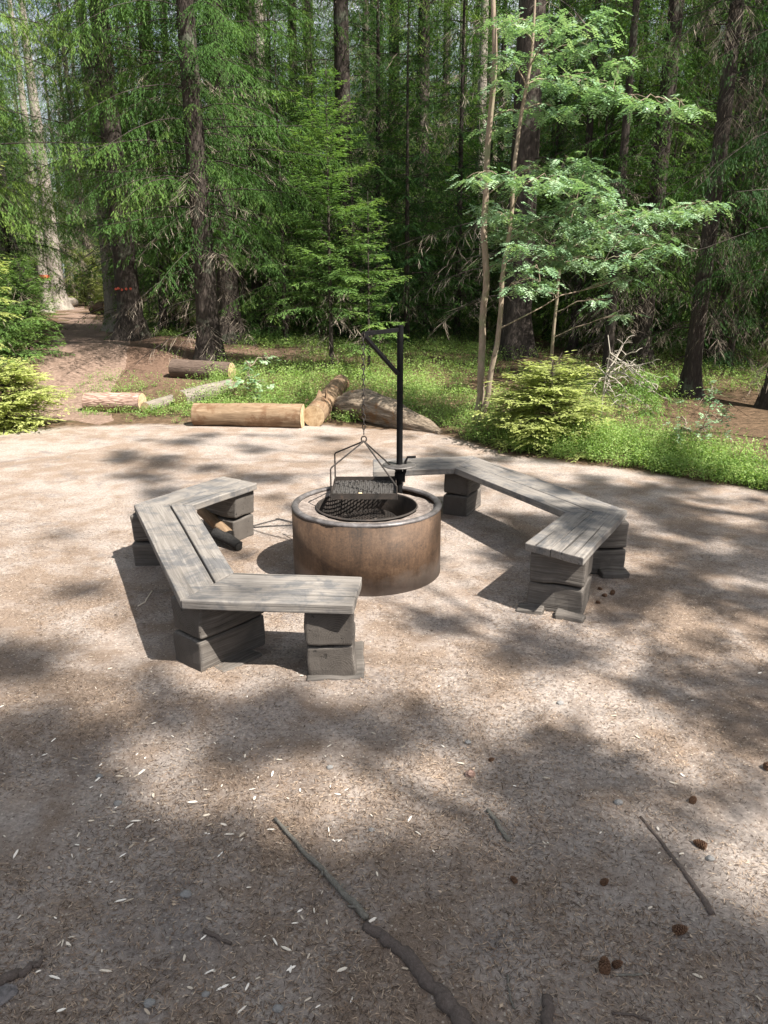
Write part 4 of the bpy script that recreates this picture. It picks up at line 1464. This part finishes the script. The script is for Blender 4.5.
def broadleaf(name, label, stems, clusters, ymid, spread, rng, root_at, cat='tree', nleaf=34, **kw):
    """stems: lists of (px, py, y, radius); clusters: (px, py, size in px)."""
    root = empty(name, root_at); tag(root, label, cat)
    allp = []
    mbs = []
    for si, st in enumerate(stems):
        P = [aty(a, b, yy) - root_at for a, b, yy, r in st]
        Rr = [r * .82 for *_, r in st]
        pts, rad = [], []
        for i in range(len(P) - 1):
            for j in range(4):
                f = j / 4
                q = P[i].lerp(P[i + 1], f)
                q += Vector((mnoise.noise((i + f, si * 3, 1)), mnoise.noise((i + f, si * 3, 6)), 0)) * .05
                pts.append(q); rad.append(Rr[i] + (Rr[i + 1] - Rr[i]) * f)
        pts.append(P[-1]); rad.append(Rr[-1])
        mb = MB(); mb.tube(pts, rad, n=10)
        allp += pts
        # grain coordinates run in object space, so a plain mesh is enough
        mbs.append((mb, pts))
    cs, rs, ns = [], [], []
    def dst(c_):
        return min(abs(c_[0] - a_) + .5 * abs(c_[1] - b_) for st in stems for a_, b_, *_r in st)
    tips = []
    owner = {}
    for i, (px, py, sz) in enumerate(sorted(clusters, key=dst)):
        y = ymid + rng.uniform(-spread, spread)
        c = aty(px, py, y) - root_at
        rr = sz / F * y
        cs.append(np.array(c)); rs.append(rr); ns.append(int(nleaf * max(.35, min(1.6, (rr / .3) ** 1.3))))
        want = c.z - .45 * min(math.hypot(q.x - c.x, q.y - c.y) for q in allp)
        s = min(allp, key=lambda q: math.hypot(q.x - c.x, q.y - c.y) + 1.5 * abs(q.z - want))
        near = [q for q in tips if (q - c).length < .75 * (s - c).length and q.z < c.z + .12]
        if near:
            s = min(near, key=lambda q: (q - c).length)
        tips.append(c)
        if near:
            bm_ = owner[tuple(round(k_, 4) for k_ in s)]
        else:
            bm_ = min(mbs, key=lambda m_: min((q - s).length for q in m_[1]))[0]
        owner[tuple(round(k_, 4) for k_ in c)] = bm_
        bp = curve_pts(s, c, .05, seed=i)
        bm_.tube(bp, [(.0075 if not near else .0045) * (1 - .6 * k / 6) + .001 for k in range(7)], n=5, cap=False)
        for _ in range(3):
            e = c + Vector((rng.uniform(-1, 1), rng.uniform(-1, 1), rng.uniform(-.3, .3))) * rr * .8
            bm_.tube(curve_pts(bp[4], e, .02, 3, i), [.004, .0035, .003, .0015], n=4, cap=False)
    for mb, _p in mbs:
        mb.build('trunk', M['bark_rowan'], root, sm=True)
    me = rowan_leaves(np.random.default_rng(int(ymid * 10)), cs, rs, ns, **kw)
    link('crown', me, M['rowan_leaf'], root)
    return root


rg = random.Random(5)
b0 = gp(478, 428)
yb = b0.y
cl = [(500, 175, 18), (528, 182, 22), (556, 184, 26), (584, 178, 24), (604, 196, 22), (540, 166, 18), (578, 160, 20), (572, 205, 20), (620, 214, 22), (646, 216, 22), (672, 212, 20), (694, 208, 20), (712, 203, 14),
      (512, 214, 20), (536, 222, 20), (564, 218, 18), (590, 228, 22), (616, 240, 22), (642, 238, 22), (662, 246, 16), (520, 246, 16), (536, 268, 16), (604, 262, 16), (622, 278, 12), (496, 232, 14),
      (560, 26, 22), (586, 44, 20), (540, 58, 22), (578, 82, 22), (602, 88, 18), (556, 108, 20), (612, 97, 16), (640, 101, 13), (662, 103, 12), (688, 107, 12), (518, 112, 18), (530, 20, 20), (508, 24, 16), (600, 14, 18), (548, 82, 18), (500, 84, 12), (496, 130, 12), (620, 60, 12), (474, 178, 12), (486, 205, 12), (505, 55, 12)]
broadleaf('rowan_tree', 'double-stemmed slender rowan with sunlit leaf tiers behind the right bench',
          [[(476, 436, yb, .062), (481, 395, yb, .05), (482, 350, yb, .046), (486, 290, yb + .05, .043), (484, 220, yb + .1, .04), (490, 120, yb + .1, .035), (493, 0, yb + .1, .030), (495, -120, yb + .1, .02), (500, -260, yb, .008)],
           [(480, 425, yb - .04, .045), (488, 395, yb - .1, .038), (497, 345, yb - .15, .033), (502, 280, yb - .15, .030), (512, 210, yb - .15, .026), (522, 110, yb - .15, .022), (534, 20, yb - .2, .015), (545, -80, yb - .2, .006)]],
          cl + [(508, 262, 16), (524, 232, 18), (548, 246, 18), (560, 262, 16), (540, 282, 13), (515, 285, 11), (578, 248, 18), (634, 258, 16), (500, 215, 16)], yb - .1, .55, rg, b0, nleaf=64, lw=.021, ll=.046, flat=.32)
b1 = onground(549, 10.6)
broadleaf('rowan_tree', 'thin slanting rowan sapling right of the double-stemmed rowan',
          [[(549, 402, 10.6, .034), (552, 350, 10.6, .028), (557, 300, 10.55, .024), (563, 255, 10.5, .02), (572, 215, 10.4, .012), (585, 170, 10.3, .005)]],
          [(548, 250, 14), (580, 262, 16), (600, 300, 12), (592, 240, 18), (570, 226, 16), (614, 228, 16), (540, 290, 10), (622, 315, 10)], 10.4, .4, rg, b1, nleaf=56, lw=.021, ll=.046, flat=.32)
b2 = onground(700, 6.95)
broadleaf('leafy_sapling', 'small bright broadleaved sapling at the right end of the green strip',
          [[(698, 446, 6.95, .008), (704, 425, 6.95, .006), (712, 400, 6.93, .004), (716, 386, 6.9, .002)], [(698, 446, 6.95, .007), (690, 430, 6.9, .004), (682, 420, 6.85, .002)]],
          [(712, 392, 10), (704, 402, 12), (716, 408, 12), (708, 420, 12), (700, 432, 12), (722, 422, 10), (684, 424, 8), (678, 432, 8), (728, 410, 7)], 6.93, .12, rg, b2, cat='sapling', nleaf=40, leafl=(.03, .06), pairs=2, lw=.024, ll=.10, flat=.8)
b3 = onground(245, 10.4)
broadleaf('leafy_sapling', 'small pale leafy plant behind the grey log with the cut end',
          [[(247, 398, 10.4, .007), (249, 380, 10.4, .005), (251, 362, 10.4, .003)]],
          [(238, 384, 9), (250, 378, 10), (262, 384, 8), (268, 358, 9), (246, 366, 8), (256, 394, 8)], 10.4, .15, rg, b3, cat='sapling', nleaf=40, leafl=(.04, .08), pairs=2, lw=.04, ll=.13, flat=.7)

# dry dead spruce sapling with pale bare twigs
def dead_sapling():
    q = onground(601, 8.0)
    root = empty('dead_sapling', q); tag(root, 'dry dead sapling with bare pale twigs behind the green strip', 'sapling')
    mb = MB()
    P = [aty(a, b, yy) - q for a, b, yy in ((600, 428, 8.0), (602, 400, 8.0), (606, 375, 8.0), (610, 352, 8.0), (608, 335, 8.0))]
    mb.tube(P, [.014, .012, .009, .006, .003], n=7)
    mb.build('trunk', M['dry_pale'], root, sm=True)
    mb = MB()
    rr = random.Random(3)
    ends = [(662, 378), (655, 392), (664, 398), (648, 405), (636, 352), (640, 366), (622, 345), (650, 410), (632, 412), (658, 386), (628, 338), (618, 400), (644, 384), (590, 372), (594, 392), (652, 362)]
    for i, (a, b) in enumerate(ends):
        s = P[rr.choice((1, 2, 2, 3))].lerp(P[2], rr.random() * .7)
        e = aty(a, b, 8.0 + rr.uniform(-.4, .35)) - q
        c = curve_pts(s, e, rr.uniform(-.05, .08), 6, i * 2.3)
        mb.tube(c, [.0075 - .0009 * k for k in range(7)], n=5, cap=False)
        for k in (2, 3, 4, 5, 6):
            for _ in range(2):
                f = c[k] + Vector((rr.uniform(-1, 1), rr.uniform(-1, 1), rr.uniform(-1.0, .6))) * .10
                mb.tube(curve_pts(c[k], f, .01, 3, k + i), [.004, .0035, .003, .002], n=4, cap=False)
    mb.build('branches', M['dry_pale'], root, sm=True)
    rng_ = np.random.default_rng(2)
    k = 60
    c = np.array([aty(rng_.uniform(630, 662), rng_.uniform(368, 412), 8.0 + rng_.uniform(-.3, .3)) - q for _ in range(k)])
    v, qq, t, ax = boughs(rng_, c, rng_.random(k) * 6.28, np.full(k, .16), np.zeros(k), np.full(k, .4), np.zeros(k), .03, .03, (.025, .05), .010, hang=.4)
    link('crown', np_mesh('crown', v, qq, t), M['spruce_young'], root)


for k in ('dead_twig',):
    pass
dead_sapling()

# boulder whose paleness stands in for a patch of light
rock('boulder coloured pale for a patch of light between the trunks at right', (652, 318), .55, .5, .75, 'boulder', seed=77, name='boulder', sink=.2)

# ------------------------------------------------------------------ low ground cover: bilberry and grass, uncountable
def ground_cover():
    rng = np.random.default_rng(33)
    C, Hh, Rr, Nl, Lf, Tn = [], [], [], [], [], []
    tries = 0
    while len(C) < 14500 and tries < 400000:
        tries += 1
        y = 6 + 30 * rng.random() ** 1.7
        x = rng.uniform(-1, 1) * (.55 * y + .6)
        e = y - edge_y(x)
        if e < 0:
            continue
        px = path_x(y)
        dp = abs(x - px) if px is not None else 9
        dens = 0.0
        pn = mnoise.noise((x * .45, y * .45, 2)) + .5 * mnoise.noise((x * 1.3, y * 1.3, 8))
        if x > .75 and y < 9.5:
            dens = smooth(0, .12, e + .12 * pn) * smooth(1.75, 1.0, e + .35 * pn) * smooth(3.5, 2.9, x)
            hh = .10 + .15 * smooth(0, .6, e)
        elif -3.0 < x <= .75 and y < 12.8:
            dens = smooth(.15, .6, e + .2 * pn) * (.9 if x > -1.9 else smooth(-2.9, -2.3, x) * .9)
            hh = .12 + .10 * smooth(.2, 1.2, e)
        else:
            dens = .7 * smooth(-.25, .25, pn + (.3 if x < -1 else 0.14)) * smooth(1.0, 1.7, dp)
            hh = .16
            if math.hypot((x + 4.6) / 1.7, y - 13.6) < 1.9:
                dens *= .08
            if y < 10.5 and x < -2.4:
                dens *= .5
        if rng.random() > dens:
            continue
        big = 1 + max(0, (y - 10)) * .06
        C.append((x, y, terr(x, y)))
        Hh.append(hh * (.6 + .7 * rng.random()) * (1 + .25 * (big - 1)))
        Rr.append(.09 * (.7 + .6 * rng.random()) * big)
        Nl.append(40 if y < 9.5 else 24 if y < 12 else 16)
        Lf.append((.020 if y < 9.5 else .024) * big)
        Tn.append(rng.random())
    # green tufts at the short logs and along the strip
    for (a, b, n_, sp) in [(128, 392, 70, .30), (112, 380, 25, .25), (110, 413, 45, .22), (165, 412, 40, .2), (150, 416, 25, .2), (135, 405, 25, .25), (175, 424, 3, .05), (345, 400, 40, .4)]:
        q = gp(a, b)
        for _ in range(n_):
            x, y = q.x + rng.normal(0, sp), q.y + rng.normal(0, sp * .8)
            C.append((x, y, terr(x, y))); Hh.append(.05 + .09 * rng.random()); Rr.append(.07); Nl.append(18); Lf.append(.022); Tn.append(rng.random() * .7)
    C = np.array(C); Hh = np.array(Hh); Rr = np.array(Rr); Nl = np.array(Nl); Lf = np.array(Lf); Tn = np.array(Tn)
    I = np.repeat(np.arange(len(C)), Nl)
    k = len(I)
    u = rng.random(k)
    az = rng.random(k) * 2 * PI
    r = Rr[I] * np.sqrt(rng.random(k)) * (.5 + .7 * u)
    P = C[I] + np.stack([r * np.cos(az), r * np.sin(az), Hh[I] * (.15 + .9 * u)], 1)
    a2 = az + rng.normal(0, .9, k)
    D = unit(np.stack([np.cos(a2), np.sin(a2), rng.normal(.25, .4, k)], 1))
    nrm = unit(np.stack([rng.normal(0, .4, k), rng.normal(0, .4, k), np.ones(k)], 1))
    v, q, t = quads_from(P, D, Lf[I] * (.8 + .7 * rng.random(k)), Lf[I] * .62, nrm, rng, np.clip(.2 + .45 * Tn[I] + .3 * (rng.random(k) - .3), 0, 1))
    # upright stalks and grass blades
    I2 = np.repeat(np.arange(len(C)), 2)
    k2 = len(I2)
    az = rng.random(k2) * 2 * PI
    P2 = C[I2] + np.stack([np.cos(az) * Rr[I2] * .5, np.sin(az) * Rr[I2] * .5, np.full(k2, -.02)], 1)
    D2 = unit(np.stack([np.cos(az) * .35, np.sin(az) * .35, np.ones(k2)], 1))
    v2, q2, t2 = quads_from(P2, D2, Hh[I2] * (1.0 + .5 * rng.random(k2)), np.full(k2, .004), unit(np.stack([np.sin(az), np.cos(az), np.zeros(k2) + .1], 1)), rng, .3 + .5 * rng.random(k2))
    return np_mesh('ground_cover', np.concatenate([v, v2]), np.concatenate([q, q2 + len(v)]), np.concatenate([t, t2]))


tag(link('ground_cover', ground_cover(), M['berry_leaf']), 'bright green bilberry and grass along the edge of the clearing', 'undergrowth', kind='stuff')

# ------------------------------------------------------------------ unseen trees by the camera: crowns shaped to dapple the clearing
SHADE_MASK = """
443322211111111111111111
334433322111111112233322
122332222111112233444333
111111111111112334555443
111111111111111344544555
111111111111111344433555
111111111111112333333455
111112111111233333332444
211111111111233333332333
742111112221111223443222
310112555443221111134555
210344666554332221222356
754200155544322233344456
886320033321100136765321
888700001100000367766321
888820013331000377765432
998874556665423534886531
999998888888888637888643
999999888888888888888754
999999999999999998888754
999999999999999999888754
999999999999999999998877
999999999999999999999998
999999999999999999999999
""".split()


def shade_at(x, y):
    # which cell of the mask (kept in picture rows, read at the ground point)
    v = Vector((x, y, -CH))
    zc = v.y * math.cos(PITCH) - v.z * math.sin(PITCH)
    if zc < .2:
        return .9
    yc = v.y * math.sin(PITCH) + v.z * math.cos(PITCH)
    px, py = 384 + F * v.x / zc, 512 - F * yc / zc
    c = min(23, max(0, int(px / 32)))
    r = min(23, max(0, int((py - 425) / 25)))
    if py < 425:
        return 0
    return int(SHADE_MASK[r][c]) / 9.0


SH = Vector((-.62, .46))       # ground shift of a shadow per metre of height
SHADE_TREES = [(5.2, -.2, 7.4, .13), (6.95, -2.9, 13.0, .17), (7.9, 1.4, 12.5, .17), (4.7, -4.4, 13.5, .2), (8.6, 4.6, 9.5, .15)]
rng = random.Random(77)
clumps = [[] for _ in SHADE_TREES]  # foliage placed up the sun ray so its shadows fill the mask
cells_ = [(x, y) for y in np.arange(-.5, 8.4, .105) for x in np.arange(-5.2, 5.2, .105) if abs(x) < .62 * max(y, .6) + 1.0]
for x, y in cells_:
    x += rng.uniform(-.04, .04)
    y += rng.uniform(-.04, .04)
    s = shade_at(x, y)
    nv = .5 + .75 * (mnoise.noise((x * 2.6, y * 2.6, 5)) + .55 * mnoise.noise((x * 6.5, y * 6.5, 9)))
    if nv > (s * 1.12 - .03 if s < .75 else s * 1.5 - .3):
        continue
    best = None
    for i, (tx, ty, H, r) in enumerate(SHADE_TREES):
        for h in np.arange(4.2, H + 1.0, .4):
            cx, cy = x - SH.x * h, y - SH.y * h
            dd = math.hypot(cx - tx, cy - ty)
            lim = .5 + 2.9 * (1 - max(0, (h - 5) / (H + 2 - 5)) ** 1.5)
            if dd < lim + 1.2 and (best is None or dd + rng.random() * .8 < best[0]):
                best = (dd, i, cx, cy, h)
    if best:
        dd, i, cx, cy, h = best
        clumps[i].append((cx, cy, h))
        if s > .93:
            h2 = h - .5
            clumps[i].append((cx + SH.x * .5 + rng.uniform(-.07, .07), cy + SH.y * .5 + rng.uniform(-.07, .07), h2))
for i, (tx, ty, H, r) in enumerate(SHADE_TREES):
    root = empty('spruce_tree', (tx, ty, terr(tx, ty)))
    tag(root, 'unseen spruce beside the clearing, its crown shaped to shade the ground', 'tree', SG2)
    g_ = np.random.default_rng(90 + i)
    mb = trunk_mb(H, r, g_)
    cs = clumps[i]
    cells = {}
    for c in cs:
        cells.setdefault((round((c[0]) / .9), round(c[1] / .9), round(c[2] / .9)), []).append(c)
    for grp in cells.values():
        q = sum((Vector(c) for c in grp), Vector()) / len(grp)
        q = q - Vector((tx, ty, 0))
        z0_ = max(2.5, min(H - .3, q.z + .25 * math.hypot(q.x, q.y)))
        mb.tube(curve_pts((0, 0, z0_), q, -.1, 4, q.x * 3), [.013, .010, .008, .006, .003], n=4, cap=False)
    mb.build('trunk', M['bark'], root, sm=True)
    if cs:
        C = np.array(cs) - np.array([tx, ty, 0])
        k = 64
        I = np.repeat(np.arange(len(C)), k)
        P = C[I] + g_.normal(0, 1, (len(I), 3)) * np.array([.065, .065, .05])
        az = g_.random(len(I)) * 6.28
        D = unit(np.stack([np.cos(az), np.sin(az), g_.normal(-.3, .4, len(I))], 1))
        v, qd, t = quads_from(P, D, .05 + .06 * g_.random(len(I)), np.full(len(I), .024), unit(np.stack([g_.normal(0, .5, len(I)), g_.normal(0, .5, len(I)), np.ones(len(I))], 1)), g_, .3 + .5 * g_.random(len(I)))
        link('crown', np_mesh('crown', v, qd, t), M['spruce'], root)
print('clumps', [len(c) for c in clumps], 'objects', len(scene.objects))

# ------------------------------------------------------------------ light, sky, camera
w = bpy.data.worlds.new('World')
scene.world = w
w.use_nodes = True
nt = w.node_tree
bg = nt.nodes['Background']
sky = nt.nodes.new('ShaderNodeTexSky')
sky.sky_type = 'NISHITA'
sky.sun_disc = False
sky.sun_elevation = math.atan2(SUN.z, math.hypot(SUN.x, SUN.y))
sky.sun_rotation = math.atan2(SUN.x, SUN.y)
sky.dust_density = 3.0
sky.air_density = 1.0
sky.ozone_density = 1.0
gw = G(nt)
gen = gw.coord('Generated')
cl_f = gw.rng(gw.noise(gw.mapp(gen, (1, 1, 2.2)), 2.6, 5, 0.6, 0.3), 0.36, 0.56)
nt.links.new(gw.mix(gw.math('MULTIPLY', cl_f, 0.85), sky.outputs[0], (7.0, 7.3, 7.8)), bg.inputs[0])
bg.inputs[1].default_value = 0.054
ld = bpy.data.lights.new('sun', 'SUN')
ld.energy = 5.0
ld.angle = math.radians(0.53)
ld.color = (1.0, 0.94, 0.85)
lo = bpy.data.objects.new('sun', ld)
lo.rotation_euler = SUN.to_track_quat('Z', 'Y').to_euler()
COL.objects.link(lo)

cd = bpy.data.cameras.new('camera')
cd.sensor_fit = 'VERTICAL'
cd.sensor_height = 32.0
cd.lens = F / 1024 * 32.0
cd.clip_end = 1500
cam = bpy.data.objects.new('camera', cd)
cam.location = (0, 0, CH)
cam.rotation_euler = (PI / 2 - PITCH, 0, 0)
COL.objects.link(cam)
scene.camera = cam
scene.view_settings.view_transform = 'Standard'
scene.view_settings.look = 'None'
scene.view_settings.exposure = 1.62
scene.view_settings.gamma = 1.0
scene.view_settings.use_curve_mapping = False
scene.cycles.max_bounces = 7
scene.cycles.transparent_max_bounces = 4
